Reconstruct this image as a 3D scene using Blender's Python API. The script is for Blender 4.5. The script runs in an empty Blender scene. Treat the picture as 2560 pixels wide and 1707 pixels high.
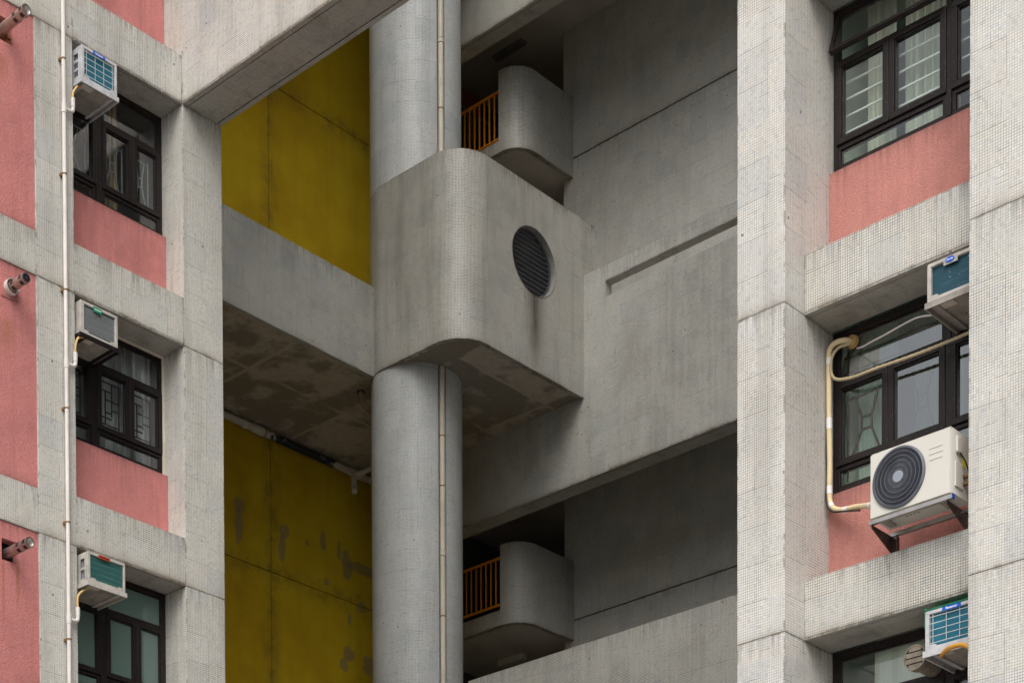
import bpy, bmesh, math, random
from mathutils import Matrix, Vector
random.seed(7)
S = bpy.context.scene
COL = S.collection
R = math.radians

# ------------------------------------------------------------------ camera
# world frame: X runs along the left-hand facade, Y along the right-hand one, z = 0 is eye height
yaw, pitch, roll = 0.738585, -0.0290176, 0.00315814
F_PX, PY = 4844.73, 3511.47
fw = Vector((math.cos(yaw)*math.cos(pitch), math.sin(yaw)*math.cos(pitch), math.sin(pitch)))
rt = fw.cross(Vector((0, 0, 1))).normalized(); dn = fw.cross(rt)
r2 = rt*math.cos(roll) + dn*math.sin(roll); d2 = -rt*math.sin(roll) + dn*math.cos(roll)
cd = bpy.data.cameras.new('camera'); cam = bpy.data.objects.new('camera', cd); COL.objects.link(cam)
m3 = Matrix((r2, -d2, -fw)).transposed()
cam.matrix_world = m3.to_4x4()
cd.sensor_fit = 'HORIZONTAL'; cd.sensor_width = 36
cd.lens = 36*F_PX/2560
cd.shift_y = (PY-853.5)/2560
cd.clip_start = 0.1; cd.clip_end = 2000
S.camera = cam

# ------------------------------------------------------------------ sky, sun, exposure
SUN_EL, SUN_AZ = R(50), R(215)          # azimuth of the sun measured from +X towards +Y
w = bpy.data.worlds.new('World'); S.world = w; w.use_nodes = True
nt = w.node_tree; bg = nt.nodes['Background']
sk = nt.nodes.new('ShaderNodeTexSky'); sk.sky_type = 'NISHITA'; sk.sun_disc = False
sk.sun_elevation = SUN_EL; sk.sun_rotation = R(90)-SUN_AZ
sk.air_density = 1.0; sk.dust_density = 5.0; sk.ozone_density = 1.0
hs = nt.nodes.new('ShaderNodeHueSaturation'); hs.inputs['Saturation'].default_value = 0.25
nt.links.new(sk.outputs[0], hs.inputs['Color']); nt.links.new(hs.outputs[0], bg.inputs['Color'])
bg.inputs['Strength'].default_value = 0.15
sl = bpy.data.lights.new('sun', 'SUN'); sl.energy = 0.8; sl.angle = R(50); sl.color = (1, .96, .9)
so = bpy.data.objects.new('sun', sl); COL.objects.link(so)
sd = Vector((math.cos(SUN_EL)*math.cos(SUN_AZ), math.cos(SUN_EL)*math.sin(SUN_AZ), math.sin(SUN_EL)))
so.rotation_euler = (-sd).to_track_quat('-Z', 'Y').to_euler()
so.location = sd*60
S.view_settings.view_transform = 'Standard'; S.view_settings.look = 'None'
S.view_settings.gamma = 1; S.view_settings.exposure = 0.45
S.view_settings.use_curve_mapping = False

# ------------------------------------------------------------------ material helpers
class NT:
    def __init__(s, name):
        s.m = bpy.data.materials.new(name); s.m.use_nodes = True
        s.t = s.m.node_tree; s.b = s.t.nodes['Principled BSDF']
    def n(s, typ, **kw):
        nd = s.t.nodes.new(typ)
        for k, v in kw.items(): setattr(nd, k, v)
        return nd
    def put(s, sock, v):
        if v is None: return
        if hasattr(v, 'is_output'): s.t.links.new(v, sock)
        else: sock.default_value = v
    def math(s, op, a, b=None, c=None, clamp=False):
        nd = s.n('ShaderNodeMath', operation=op, use_clamp=clamp)
        for i, v in enumerate((a, b, c)): s.put(nd.inputs[i], v)
        return nd.outputs[0]
    def vmul(s, v, k):
        nd = s.n('ShaderNodeVectorMath', operation='MULTIPLY'); s.put(nd.inputs[0], v); nd.inputs[1].default_value = k
        return nd.outputs[0]
    def vadd(s, v, k):
        nd = s.n('ShaderNodeVectorMath', operation='ADD'); s.put(nd.inputs[0], v); s.put(nd.inputs[1], k)
        return nd.outputs[0]
    def xyz(s, v):
        nd = s.n('ShaderNodeSeparateXYZ'); s.put(nd.inputs[0], v); return nd.outputs
    def comb(s, x=0, y=0, z=0):
        nd = s.n('ShaderNodeCombineXYZ')
        for i, v in enumerate((x, y, z)): s.put(nd.inputs[i], v)
        return nd.outputs[0]
    def noise(s, vec, scale, detail=3, rough=.55, out=0):
        nd = s.n('ShaderNodeTexNoise'); s.put(nd.inputs['Vector'], vec)
        nd.inputs['Scale'].default_value = scale; nd.inputs['Detail'].default_value = detail
        nd.inputs['Roughness'].default_value = rough; return nd.outputs[out]
    def white(s, vec):
        nd = s.n('ShaderNodeTexWhiteNoise', noise_dimensions='3D'); s.put(nd.inputs['Vector'], vec); return nd.outputs
    def ramp(s, f, stops, interp='LINEAR'):
        nd = s.n('ShaderNodeValToRGB'); s.put(nd.inputs[0], f); r = nd.color_ramp; r.interpolation = interp
        while len(r.elements) < len(stops): r.elements.new(.5)
        for e, (p, c) in zip(r.elements, stops): e.position = p; e.color = (*c, 1)
        return nd.outputs[0]
    def rng(s, v, a, b, lo=0., hi=1., smooth=True):
        nd = s.n('ShaderNodeMapRange', interpolation_type='SMOOTHSTEP' if smooth else 'LINEAR'); s.put(nd.inputs[0], v)
        for i, q in enumerate((a, b, lo, hi)): s.put(nd.inputs[i+1], q)
        return nd.outputs[0]
    def mix(s, f, a, b, mode='MIX'):
        nd = s.n('ShaderNodeMix', data_type='RGBA', blend_type=mode)
        s.put(nd.inputs[0], f)
        for i, v in ((6, a), (7, b)):
            s.put(nd.inputs[i], (*v, 1) if isinstance(v, tuple) and len(v) == 3 else v)
        return nd.outputs[2]
    def bump(s, h, strength, dist):
        nd = s.n('ShaderNodeBump'); s.put(nd.inputs['Height'], h)
        nd.inputs['Strength'].default_value = strength; nd.inputs['Distance'].default_value = dist
        s.t.links.new(nd.outputs[0], s.b.inputs['Normal'])
    def uv(s, name='uv'):
        return s.n('ShaderNodeUVMap', uv_map=name).outputs[0]
    def pos(s): return s.n('ShaderNodeNewGeometry').outputs['Position']
    def rand(s): return s.n('ShaderNodeObjectInfo').outputs['Random']
    def done(s, col=None, rough=None, metal=None, spec=None):
        def c3(v): return (*v, 1) if isinstance(v, tuple) and len(v) == 3 else v
        s.put(s.b.inputs['Base Color'], c3(col)); s.put(s.b.inputs['Roughness'], rough)
        s.put(s.b.inputs['Metallic'], metal)
        if spec is not None: s.b.inputs['Specular IOR Level'].default_value = spec
        return s.m

PITCH = 0.0228
def tile_mat(name, tint=(1, 1, 1), dirt=.5, grout=(.16, .145, .125), streak=None, gloss=.42, gw=0.):
    """white glass mosaic on paper sheets: uv in metres, uv2 = distance to the top / bottom edge"""
    k = NT(name); U, V, _ = k.xyz(k.uv()); dt, db, _ = k.xyz(k.uv('edge')); P = k.pos(); rnd = k.math('MULTIPLY', k.rand(), 91.7)
    wob = k.noise(P, 3.0, 2)
    tu = k.math('DIVIDE', k.math('ADD', U, k.math('MULTIPLY', wob, .008)), PITCH)
    tv = k.math('DIVIDE', k.math('ADD', V, k.math('MULTIPLY', wob, .012)), PITCH)
    cu, cv = k.math('FLOOR', tu), k.math('FLOOR', tv); fu, fv = k.math('FRACT', tu), k.math('FRACT', tv)
    au, av = k.math('ABSOLUTE', k.math('SUBTRACT', fu, .5)), k.math('ABSOLUTE', k.math('SUBTRACT', fv, .5))
    big = k.noise(P, .55, 4, .6); mid = k.noise(P, 2.3, 4, .6)
    wid = k.rng(mid, .35, .65, .40-gw, .44-gw)
    g = k.rng(k.math('MAXIMUM', au, av), wid, k.math('ADD', wid, .045))
    t = k.white(k.comb(cu, cv, rnd))
    col = k.ramp(t[0], [(0, (.50, .515, .515)), (.18, (.63, .625, .59)), (.5, (.655, .64, .61)), (.72, (.60, .615, .625)), (.86, (.66, .615, .56)), (1, (.70, .70, .68))])
    su, sv = k.math('FLOOR', k.math('DIVIDE', tu, 14)), k.math('FLOOR', k.math('DIVIDE', tv, 14))
    sh = k.white(k.comb(su, sv, rnd))
    col = k.mix(1.0, col, k.ramp(sh[0], [(0, (.84, .855, .88)), (.25, (.94, .935, .92)), (.6, (.98, .965, .94)), (1, (1, 1, 1))]), 'MULTIPLY')
    # grout: bleached in some sheets and patches, black with dirt in others
    gd = k.math('ADD', k.math('MULTIPLY', sh[0], .35), k.rng(big, .36, .66, .05, 1.0))
    gcol = k.mix(k.math('MULTIPLY', gd, 1.0, clamp=True), (.36, .35, .325), grout)
    col = k.mix(g, col, gcol)
    # opened joints between the paper sheets and short black lines along the courses
    ju = k.math('LESS_THAN', k.math('FRACT', k.math('DIVIDE', tu, 14)), .017)
    jv = k.math('LESS_THAN', k.math('FRACT', k.math('DIVIDE', tv, 14)), .020)
    hu = k.math('GREATER_THAN', k.white(k.comb(su, sv, 3.3))[0], .68); hv = k.math('GREATER_THAN', k.white(k.comb(su, sv, 8.1))[0], .72)
    joint = k.math('MAXIMUM', k.math('MULTIPLY', ju, hu), k.math('MULTIPLY', jv, hv))
    s1 = k.math('GREATER_THAN', k.white(k.comb(k.math('FLOOR', k.math('DIVIDE', tu, 5)), cv, rnd))[0], .982)
    s1 = k.math('MULTIPLY', s1, k.math('LESS_THAN', fv, .16))
    s2 = k.math('GREATER_THAN', k.white(k.comb(cu, k.math('FLOOR', k.math('DIVIDE', tv, 6)), 5.5))[0], .986)
    s2 = k.math('MULTIPLY', s2, k.math('LESS_THAN', fu, .16))
    lost = k.math('GREATER_THAN', t[0], k.rng(mid, .58, .72, .9998, .992))
    blk = k.math('MAXIMUM', k.math('MAXIMUM', k.math('MULTIPLY', s1, .75), k.math('MULTIPLY', s2, .7)), k.math('MAXIMUM', k.math('MULTIPLY', joint, .42), k.math('MULTIPLY', lost, .8)))
    # weather: soft vertical runs, soot under the top edge, rust-brown at the foot
    st = k.noise(k.vmul(P, (4.2, 4.2, .32)), 1.0, 4, .6)
    fine = k.noise(k.vmul(P, (26, 26, 2.2)), 1.0, 3, .6)
    run = k.math('MULTIPLY', k.rng(st, .47, .74), .55*dirt)
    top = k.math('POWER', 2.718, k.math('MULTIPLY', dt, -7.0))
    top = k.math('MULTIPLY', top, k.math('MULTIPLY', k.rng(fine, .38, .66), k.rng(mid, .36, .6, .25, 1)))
    foot = k.math('POWER', 2.718, k.math('MULTIPLY', db, -22.0))
    blot = k.math('MULTIPLY', k.rng(mid, .5, .75), .38*dirt)
    col = k.mix(k.math('MULTIPLY', run, 1.0, clamp=True), col, (.23, .215, .185))
    col = k.mix(blot, col, (.30, .285, .25))
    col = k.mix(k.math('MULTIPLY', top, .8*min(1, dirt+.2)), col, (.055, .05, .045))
    col = k.mix(k.math('MULTIPLY', foot, k.rng(mid, .4, .62, .1, .6)), col, (.17, .125, .075))
    sa, sb, _ = k.xyz(k.uv('side')); sm_ = k.math('MINIMUM', k.math('MINIMUM', sa, sb), k.math('MINIMUM', dt, db))
    ch = k.math('MULTIPLY', k.rng(k.math('ADD', sm_, k.math('MULTIPLY', fine, .012)), .006, .026, 1, 0), k.rng(k.noise(P, 6.5, 5, .7), .5, .6))
    col = k.mix(blk, col, (.05, .045, .04))
    col = k.mix(k.math('MULTIPLY', ch, .75), col, (.16, .135, .105))
    if streak:
        sx, sz, sw = streak; X_, Y_, Z_ = k.xyz(P)
        dx = k.math('ABSOLUTE', k.math('SUBTRACT', k.math('ADD', X_, k.math('MULTIPLY', fine, .05)), sx+.025))
        q = k.math('ADD', k.math('MULTIPLY', k.rng(dx, 0., sw, 1, 0), .75), k.math('MULTIPLY', k.rng(dx, .0, sw*.4, 1, 0), .3))
        q = k.math('MULTIPLY', q, k.rng(Z_, sz-1.35, sz-.4, .25, 1))
        q = k.math('MULTIPLY', q, k.math('LESS_THAN', Z_, sz)); q = k.math('MULTIPLY', q, k.rng(fine, .3, .6, .75, 1))
        q = k.math('MULTIPLY', q, k.math('LESS_THAN', Y_, 21.0))
        col = k.mix(k.math('MULTIPLY', q, .9, clamp=True), col, (.075, .055, .043))
    col = k.mix(1.0, col, tint, 'MULTIPLY')
    tl = k.math('MULTIPLY', k.math('SUBTRACT', 1.0, g), k.math('ADD', .8, k.math('MULTIPLY', t[0], .25)))
    k.bump(tl, .35, .002)
    return k.done(col, k.mix(g, (gloss, gloss, gloss), (.85, .85, .85)), spec=.5)

def stucco_mat(name, base, rust=False):
    k = NT(name); P = k.pos(); dt, db, _ = k.xyz(k.uv('edge'))
    n1 = k.noise(P, 1.3, 5, .65); n2 = k.noise(P, 70, 3, .6); n3 = k.noise(k.vmul(P, (7, 7, .6)), 1.0, 5, .65); n5 = k.noise(P, 3.4, 5, .65); n4 = k.noise(P, 190, 2)
    d = tuple(c*.62 for c in base); l = tuple(min(1, c*1.16) for c in base)
    col = k.ramp(n1, [(.25, d), (.48, base), (.75, l)])
    col = k.mix(k.rng(n3, .48, .74, 0, .5), col, tuple(c*.6 for c in base))
    col = k.mix(k.rng(n5, .55, .75, 0, .35), col, (base[0]*1.1, base[1]*1.45, base[2]*1.45))
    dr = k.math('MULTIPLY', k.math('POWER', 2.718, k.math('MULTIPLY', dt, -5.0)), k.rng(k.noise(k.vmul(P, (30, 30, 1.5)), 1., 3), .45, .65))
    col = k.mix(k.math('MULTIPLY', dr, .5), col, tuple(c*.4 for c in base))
    col = k.mix(k.rng(n2, .35, .7, 0, .45), col, tuple(c*.6 for c in base))
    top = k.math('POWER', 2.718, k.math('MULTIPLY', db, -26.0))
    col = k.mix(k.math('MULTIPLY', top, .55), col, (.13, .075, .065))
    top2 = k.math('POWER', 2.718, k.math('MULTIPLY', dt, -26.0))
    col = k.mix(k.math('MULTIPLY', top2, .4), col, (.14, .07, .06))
    if rust:
        X_, Y_, Z_ = k.xyz(P)
        for sx, sz, wd, ln in ((11.895, 8.49, .03, 1.0), (12.075, 8.465, .035, .75), (11.93, 13.85, .12, .5), (11.98, 11.1, .14, .6)):
            q = k.math('MULTIPLY', k.rng(k.math('ABSOLUTE', k.math('SUBTRACT', k.math('ADD', X_, k.math('MULTIPLY', n1, .03)), sx+.015)), 0., wd, 1, 0), k.rng(Z_, sz-ln, sz, 0, 1))
            q = k.math('MULTIPLY', q, k.rng(Z_, sz-.14 if wd > .05 else sz-.01, sz, 1, 0))
            col = k.mix(k.math('MULTIPLY', q, .55), col, (.30, .12, .035))
    k.bump(k.math('ADD', n2, k.math('MULTIPLY', n4, .6)), .9, .012)
    return k.done(col, .92, spec=.2)

def paint_mat(name, base, rough=.8, var=.25, scale=2., bump=0., spec=.3):
    k = NT(name); P = k.pos(); n1 = k.noise(P, scale, 5, .6); n2 = k.noise(P, scale*14, 3)
    a = tuple(c*(1-var) for c in base); b = tuple(min(1, c*(1+var*.6)) for c in base)
    col = k.ramp(n1, [(.28, a), (.55, base), (.8, b)])
    col = k.mix(k.rng(n2, .5, .8, 0, var*.8), col, tuple(c*.5 for c in base))
    if bump: k.bump(n2, bump, .004)
    return k.done(col, rough, spec=spec)

def metal_mat(name, base, rough=.35, metal=.8, specks=0.):
    k = NT(name); P = k.pos(); n1 = k.noise(P, 9, 4); n2 = k.noise(P, 60, 2)
    col = k.ramp(n1, [(.3, tuple(c*.75 for c in base)), (.65, base)])
    if specks:
        v = k.n('ShaderNodeTexVoronoi'); k.put(v.inputs['Vector'], P); v.inputs['Scale'].default_value = 38
        col = k.mix(k.math('MULTIPLY', k.math('LESS_THAN', v.outputs['Distance'], .11), specks), col, (.45, .44, .43))
    return k.done(col, k.rng(n2, .2, .8, rough*.8, rough*1.3), metal, spec=.22 if specks else None)

def soffit_mat():
    k = NT('stained_soffit_concrete'); P = k.pos(); U, V, _ = k.xyz(k.uv())
    n1 = k.noise(P, 1.7, 6, .62); n2 = k.noise(P, 9, 4, .6); n3 = k.noise(P, .7, 3)
    base = k.ramp(n2, [(.25, (.38, .33, .27)), (.6, (.48, .42, .35)), (.85, (.54, .48, .41))])
    wob = k.math('MULTIPLY', k.math('SUBTRACT', n1, .5), .16)
    cell = k.white(k.comb(k.math('FLOOR', k.math('DIVIDE', U, 2.05)), k.math('FLOOR', k.math('DIVIDE', V, 1.35)), 2.))[0]
    dark = k.rng(k.math('ADD', k.math('MULTIPLY', cell, .22), n1), .53, .68)
    col = k.mix(k.math('MULTIPLY', dark, .68), base, (.17, .145, .115))
    col = k.mix(k.rng(n2, .62, .7, 0, .35), col, (.30, .27, .22))
    lu = k.math('ABSOLUTE', k.math('SUBTRACT', k.math('FRACT', k.math('DIVIDE', k.math('ADD', U, wob), 2.05)), .5))
    lv = k.math('ABSOLUTE', k.math('SUBTRACT', k.math('FRACT', k.math('DIVIDE', k.math('ADD', V, wob), 1.35)), .5))
    ln = k.math('MAXIMUM', k.rng(lu, .475, .49), k.rng(lv, .465, .485))
    ln = k.math('MULTIPLY', ln, k.rng(n3, .40, .55))
    col = k.mix(k.math('MULTIPLY', ln, .8), col, (.50, .43, .34))
    k.bump(k.math('ADD', n2, ln), .3, .006)
    return k.done(col, .9, spec=.2)

def yellow_mat():
    k = NT('yellow_wall_paint'); P = k.pos(); X_, Y_, Z_ = k.xyz(P)
    n1 = k.noise(P, .8, 5, .6); n2 = k.noise(P, 5, 5, .65); n3 = k.noise(k.vmul(P, (3, 3, .45)), 1., 4, .6)
    col = k.ramp(n1, [(.3, (.40, .245, .004)), (.5, (.50, .335, .006)), (.72, (.56, .40, .012))])
    col = k.mix(k.rng(n3, .48, .8, 0, .3), col, (.26, .17, .01))
    # brown bleeding beside the grooves
    for v, at, wd in ((X_, 22.17, .30), (Z_, 21.6, .35), (Z_, 13.36, .35)):
        q = k.rng(k.math('ABSOLUTE', k.math('SUBTRACT', v, at)), 0., wd, 1, 0)
        col = k.mix(k.math('MULTIPLY', q, k.rng(n2, .4, .7, .12, .65)), col, (.16, .10, .018))
    # paint flaked off to bare grey-brown render, with shapes of their own
    for px, pz, rx, rz in ((21.47, 14.28, .14, .16), (21.45, 13.95, .09, .33), (22.46, 14.15, .13, .13), (22.42, 13.85, .08, .25), (23.37, 14.27, .07, .2), (23.0, 14.1, .05, .06), (23.75, 14.2, .06, .16), (23.95, 14.0, .13, .28), (24.3, 14.02, .4, .09), (23.45, 13.55, .06, .06), (24.0, 13.05, .05, .1), (23.97, 12.45, .16, .13), (23.85, 12.2, .1, .12), (24.45, 12.35, .14, .2), (24.3, 13.35, .12, .1), (24.0, 11.6, .14, .22), (24.4, 11.2, .2, .2)):
        ax = k.math('DIVIDE', k.math('SUBTRACT', X_, px), rx); az = k.math('DIVIDE', k.math('SUBTRACT', Z_, pz), rz)
        r_ = k.math('ADD', k.math('ADD', k.math('MULTIPLY', ax, ax), k.math('MULTIPLY', az, az)), k.math('MULTIPLY', k.math('SUBTRACT', n2, .5), 3.2))
        col = k.mix(k.math('MULTIPLY', k.rng(r_, 1.0, .75, 0, 1), .6), col, (.19, .15, .10))
    k.bump(n2, .15, .01)
    return k.done(col, .85, spec=.25)

def peel_mat():
    k = NT('peeling_pipe_paint'); P = k.pos(); n1 = k.noise(P, 5.5, 6, .7); X_, Y_, Z_ = k.xyz(P)
    thr = k.math('SUBTRACT', .60, k.math('MULTIPLY', k.rng(k.math('ABSOLUTE', k.math('SUBTRACT', X_, 22.75)), .3, 1.0, 1, 0), .22))
    d = k.rng(n1, thr, k.math('ADD', thr, .02))
    col = k.mix(d, (.50, .44, .37), (.012, .014, .02))
    return k.done(col, .7)

def glass_mat(name, tint, refl=.1, rough=.0, opaque=0., body=(.3, .4, .36)):
    k = NT(name); t = k.t; out = t.nodes['Material Output']; t.nodes.remove(k.b)
    tr = k.n('ShaderNodeBsdfTransparent'); tr.inputs[0].default_value = (*tint, 1)
    gl = k.n('ShaderNodeBsdfGlossy'); gl.inputs['Roughness'].default_value = rough
    lw = k.n('ShaderNodeLayerWeight'); lw.inputs['Blend'].default_value = .5
    f5 = k.math('POWER', lw.outputs['Facing'], 4.0); front = k.math('SUBTRACT', 1.0, k.n('ShaderNodeNewGeometry').outputs['Backfacing'])
    frs = k.math('MULTIPLY', k.math('ADD', refl, k.math('MULTIPLY', f5, 1-refl)), front)
    mx = k.n('ShaderNodeMixShader')
    if opaque:
        df = k.n('ShaderNodeBsdfDiffuse'); df.inputs[0].default_value = (*body, 1)
        m0 = k.n('ShaderNodeMixShader'); m0.inputs[0].default_value = opaque
        t.links.new(tr.outputs[0], m0.inputs[1]); t.links.new(df.outputs[0], m0.inputs[2]); src = m0.outputs[0]
    else: src = tr.outputs[0]
    t.links.new(frs, mx.inputs[0]); t.links.new(src, mx.inputs[1]); t.links.new(gl.outputs[0], mx.inputs[2])
    t.links.new(mx.outputs[0], out.inputs[0]); return k.m

def fin_mat(name, base, pitch=.012, hi=(.4, .45, .45), damage=.0):
    k = NT(name); U, V, _ = k.xyz(k.uv()); P = k.pos(); n1 = k.noise(P, 22, 4, .65); n2 = k.noise(k.vmul(P, (4, 4, 60)), 1., 2)
    ln = k.math('ABSOLUTE', k.math('SUBTRACT', k.math('FRACT', k.math('DIVIDE', V, pitch)), .5))
    col = k.mix(k.rng(ln, .28, .42), base, tuple(c*.35 for c in base))
    col = k.mix(k.rng(n2, .5, .7, 0, .4), col, tuple(min(1, c*1.5+.02) for c in base))
    if damage: col = k.mix(k.rng(n1, .66-damage*.1, .74, 0, .8), col, hi)
    return k.done(col, .5, .25)

def cloth_mat(name, a, b=None, scale=7.):
    k = NT(name); P = k.pos(); n1 = k.noise(k.vmul(P, (scale, scale, .4)), 1., 3)
    col = k.mix(k.rng(n1, .42, .6), a, b or tuple(c*.8 for c in a))
    m = k.done(col, .9, spec=.1)
    k.b.inputs['Subsurface Weight'].default_value = 0.0
    return m

M = {}
M['tile_r'] = tile_mat('white_mosaic_right_wing', (.98, .97, .955), .6, (.085, .07, .058))  # tint, dirt and grout tone of the right wing and beam tiles
M['tile_sp'] = tile_mat('white_mosaic_right_spandrels', (1.0, .985, .95), .6, (.06, .048, .038), gw=.045)
M['tile_l'] = tile_mat('white_mosaic_left_wing', (1.0, .99, .955), .7, (.125, .118, .108))  # left wing tiles: slightly more dirt, paler grout
M['tile_c'] = tile_mat('grey_mosaic_core', (.82, .825, .795), .5, (.06, .053, .045), gw=.03)
M['tile_d'] = tile_mat('grey_mosaic_drum', (.80, .795, .755), .75, (.065, .058, .048), streak=(23.63, 16.93, .36), gw=.012)
M['tile_col'] = tile_mat('blue_grey_mosaic_column', (.86, .895, .92), .4, (.15, .15, .148), gloss=.46)
M['tile_bk'] = tile_mat('dull_mosaic_back_wall', (.96, .975, .96), .32, (.15, .145, .135))
M['tile_sof'] = tile_mat('dirty_mosaic_soffit', (.72, .70, .66), 1.0, (.07, .06, .05))
M['mortar'] = paint_mat('dirty_joint_mortar', (.20, .175, .145), .95, .5, 5)
M['dark_mortar'] = paint_mat('black_damp_mortar', (.05, .043, .035), .95, .4, 9)
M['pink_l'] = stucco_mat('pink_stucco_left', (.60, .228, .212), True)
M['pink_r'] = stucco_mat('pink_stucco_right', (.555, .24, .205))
M['soffit'] = soffit_mat()
M['plain_soffit'] = paint_mat('plain_painted_soffit', (.50, .46, .415), .9, .2, 1.5)
M['yellow'] = yellow_mat()
M['groove'] = paint_mat('yellow_groove', (.13, .10, .02), .9, .3, 5)
M['shell'] = paint_mat('grey_shell_paint', (.33, .33, .32), .9, .2, .6)
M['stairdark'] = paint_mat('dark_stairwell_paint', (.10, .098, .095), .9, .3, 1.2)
M['orange'] = paint_mat('orange_rail_paint', (.62, .22, .012), .5, .25, 14, spec=.4)
M['orange_wall'] = paint_mat('orange_wall_paint', (.50, .14, .01), .8, .25, 3)
M['frame'] = metal_mat('dark_brown_window_frame', (.022, .017, .016), .38, .15, .35)
M['frame2'] = metal_mat('black_window_frame', (.018, .013, .014), .35, .15, .12)
M['pvc'] = paint_mat('white_pvc_pipe', (.66, .62, .585), .5, .14, 3)
M['pvc_dirty'] = paint_mat('cream_drain_pipe', (.60, .54, .45), .5, .18, 3)
M['pipe_brown'] = paint_mat('dirty_brown_pipe', (.30, .21, .13), .7, .35, 9)
M['clamp'] = paint_mat('rusty_clamp', (.22, .13, .055), .7, .4, 60)
M['steel'] = metal_mat('stainless_steel', (.50, .475, .45), .42, 1.)
M['steel_warm'] = metal_mat('weathered_steel', (.52, .40, .34), .42, .6)
M['dark_steel'] = metal_mat('dark_bracket_steel', (.16, .12, .11), .3, .9)
M['black'] = paint_mat('black_void', (.008, .008, .009), .9, .2, 8)
M['brick_rough'] = paint_mat('broken_brick', (.30, .13, .06), .95, .6, 18, .6)
M['ac_white'] = paint_mat('ac_white_enamel', (.50, .50, .51), .45, .3, 9)
M['ac_cream'] = paint_mat('ac_cream_enamel', (.48, .45, .41), .5, .3, 9)
M['ac_under'] = paint_mat('ac_dusty_underside', (.33, .30, .265), .7, .4, 6)
M['teal'] = fin_mat('teal_condenser_fins', (.014, .165, .245), .011)
M['teal_dull'] = fin_mat('dull_grey_blue_fins', (.055, .09, .115), .022, (.5, .52, .52), .25)
M['green_fin'] = fin_mat('sea_green_fins', (.09, .28, .26), .019, (.5, .62, .6), .35)
M['deep_teal'] = fin_mat('deep_teal_fins', (.010, .065, .095), .014, (.4, .62, .66), .3)
M['wire'] = paint_mat('pale_wire', (.62, .60, .57), .5, .15, 20)
M['blue_label'] = paint_mat('blue_label', (.012, .10, .52), .4, .05, 5)
M['green_label'] = paint_mat('green_label', (.005, .24, .12), .4, .1, 5)
M['red_label'] = paint_mat('red_label', (.42, .055, .02), .5, .2, 30)
M['white_print'] = paint_mat('white_print', (.85, .85, .85), .5, .02, 5)
M['dark_print'] = paint_mat('dark_print', (.05, .01, .01), .5, .02, 5)
M['hose'] = paint_mat('yellowed_hose', (.62, .42, .17), .5, .15, 10)
M['orange_hose'] = paint_mat('orange_hose', (.62, .30, .05), .45, .12, 10)
M['insul'] = paint_mat('cream_insulation', (.66, .53, .32), .6, .12, 8)
M['corr'] = paint_mat('ribbed_beige_hose', (.47, .38, .24), .6, .2, 30)
M['tape'] = paint_mat('white_tape', (.72, .70, .68), .5, .1, 10)
M['cable'] = paint_mat('black_cable', (.015, .014, .014), .5, .1, 10)
M['putty'] = paint_mat('tan_putty', (.42, .26, .10), .9, .3, 30, .5)
M['cond'] = paint_mat('condenser_enamel', (.60, .575, .52), .38, .05, 2)
M['cond_grille'] = metal_mat('grey_plastic_grille', (.11, .115, .14), .4, .1)
M['cond_hub'] = paint_mat('grey_hub', (.26, .28, .33), .45, .05, 5)
M['fan_dark'] = paint_mat('dark_blue_fan', (.008, .010, .03), .35, .2, 3)
M['yellow_tag'] = paint_mat('yellow_sticker', (.75, .62, .03), .5, .1, 20)
M['blue_cap'] = paint_mat('blue_plastic_cap', (.01, .06, .30), .4, .1, 10)
M['green_cloth'] = paint_mat('green_tarpaulin', (.015, .20, .10), .7, .3, 10)
M['vent_plastic'] = paint_mat('sooty_plastic', (.24, .205, .16), .7, .45, 16)
M['slat'] = metal_mat('dark_louvre_metal', (.11, .11, .12), .4, .3)
M['ring'] = paint_mat('grey_mortar_ring', (.22, .21, .195), .85, .3, 12)
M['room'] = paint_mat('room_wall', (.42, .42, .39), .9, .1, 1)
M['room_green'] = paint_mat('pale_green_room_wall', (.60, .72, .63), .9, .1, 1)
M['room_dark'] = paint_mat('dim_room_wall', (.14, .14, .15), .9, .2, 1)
M['cur_cream'] = cloth_mat('cream_curtain', (.80, .80, .70), (.66, .67, .58))
M['cur_grey'] = cloth_mat('grey_lilac_curtain', (.66, .63, .66), (.22, .20, .225), 5.)
M['cur_brown'] = cloth_mat('brown_blue_curtain', (.55, .38, .24), (.09, .14, .22), 14.)
M['cur_green'] = cloth_mat('pale_green_blind', (.32, .42, .37), (.27, .37, .33), 2.)
M['backing_mint'] = cloth_mat('mint_backing_sheet', (.52, .66, .56), (.40, .52, .45), 4.)  # pale cloth colour of the added backing sheet
M['glass'] = glass_mat('clear_window_glass', (.90, .94, .92), .13)
M['glass_r'] = glass_mat('reflecting_window_glass', (.82, .91, .87), .30)
M['glass_g'] = glass_mat('frosted_green_glass', (.6, .75, .68), .07, .03, .62, (.17, .25, .225))
M['bar_white'] = paint_mat('white_bar', (.75, .77, .74), .5, .05, 5)
M['lamp_body'] = paint_mat('dusty_lamp_body', (.55, .53, .48), .5, .15, 6)
M['lamp_dark'] = paint_mat('dark_lamp_body', (.20, .195, .19), .6, .2, 6)
M['ground'] = paint_mat('courtyard_paving', (.32, .31, .29), .9, .25, .4)

# ------------------------------------------------------------------ mesh helpers
def link(o, parent=None):
    COL.objects.link(o)
    if parent: o.parent = parent
    return o
def tag(o, label, cat, group=None):
    o['label'] = label; o['category'] = cat
    if group: o['group'] = group
    return o
def thing(name, loc, label, cat, group=None, rz=0):
    o = bpy.data.objects.new(name, None); o.location = loc; o.rotation_euler = (0, 0, rz); o.empty_display_size = .1
    link(o); tag(o, label, cat, group); return o

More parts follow.
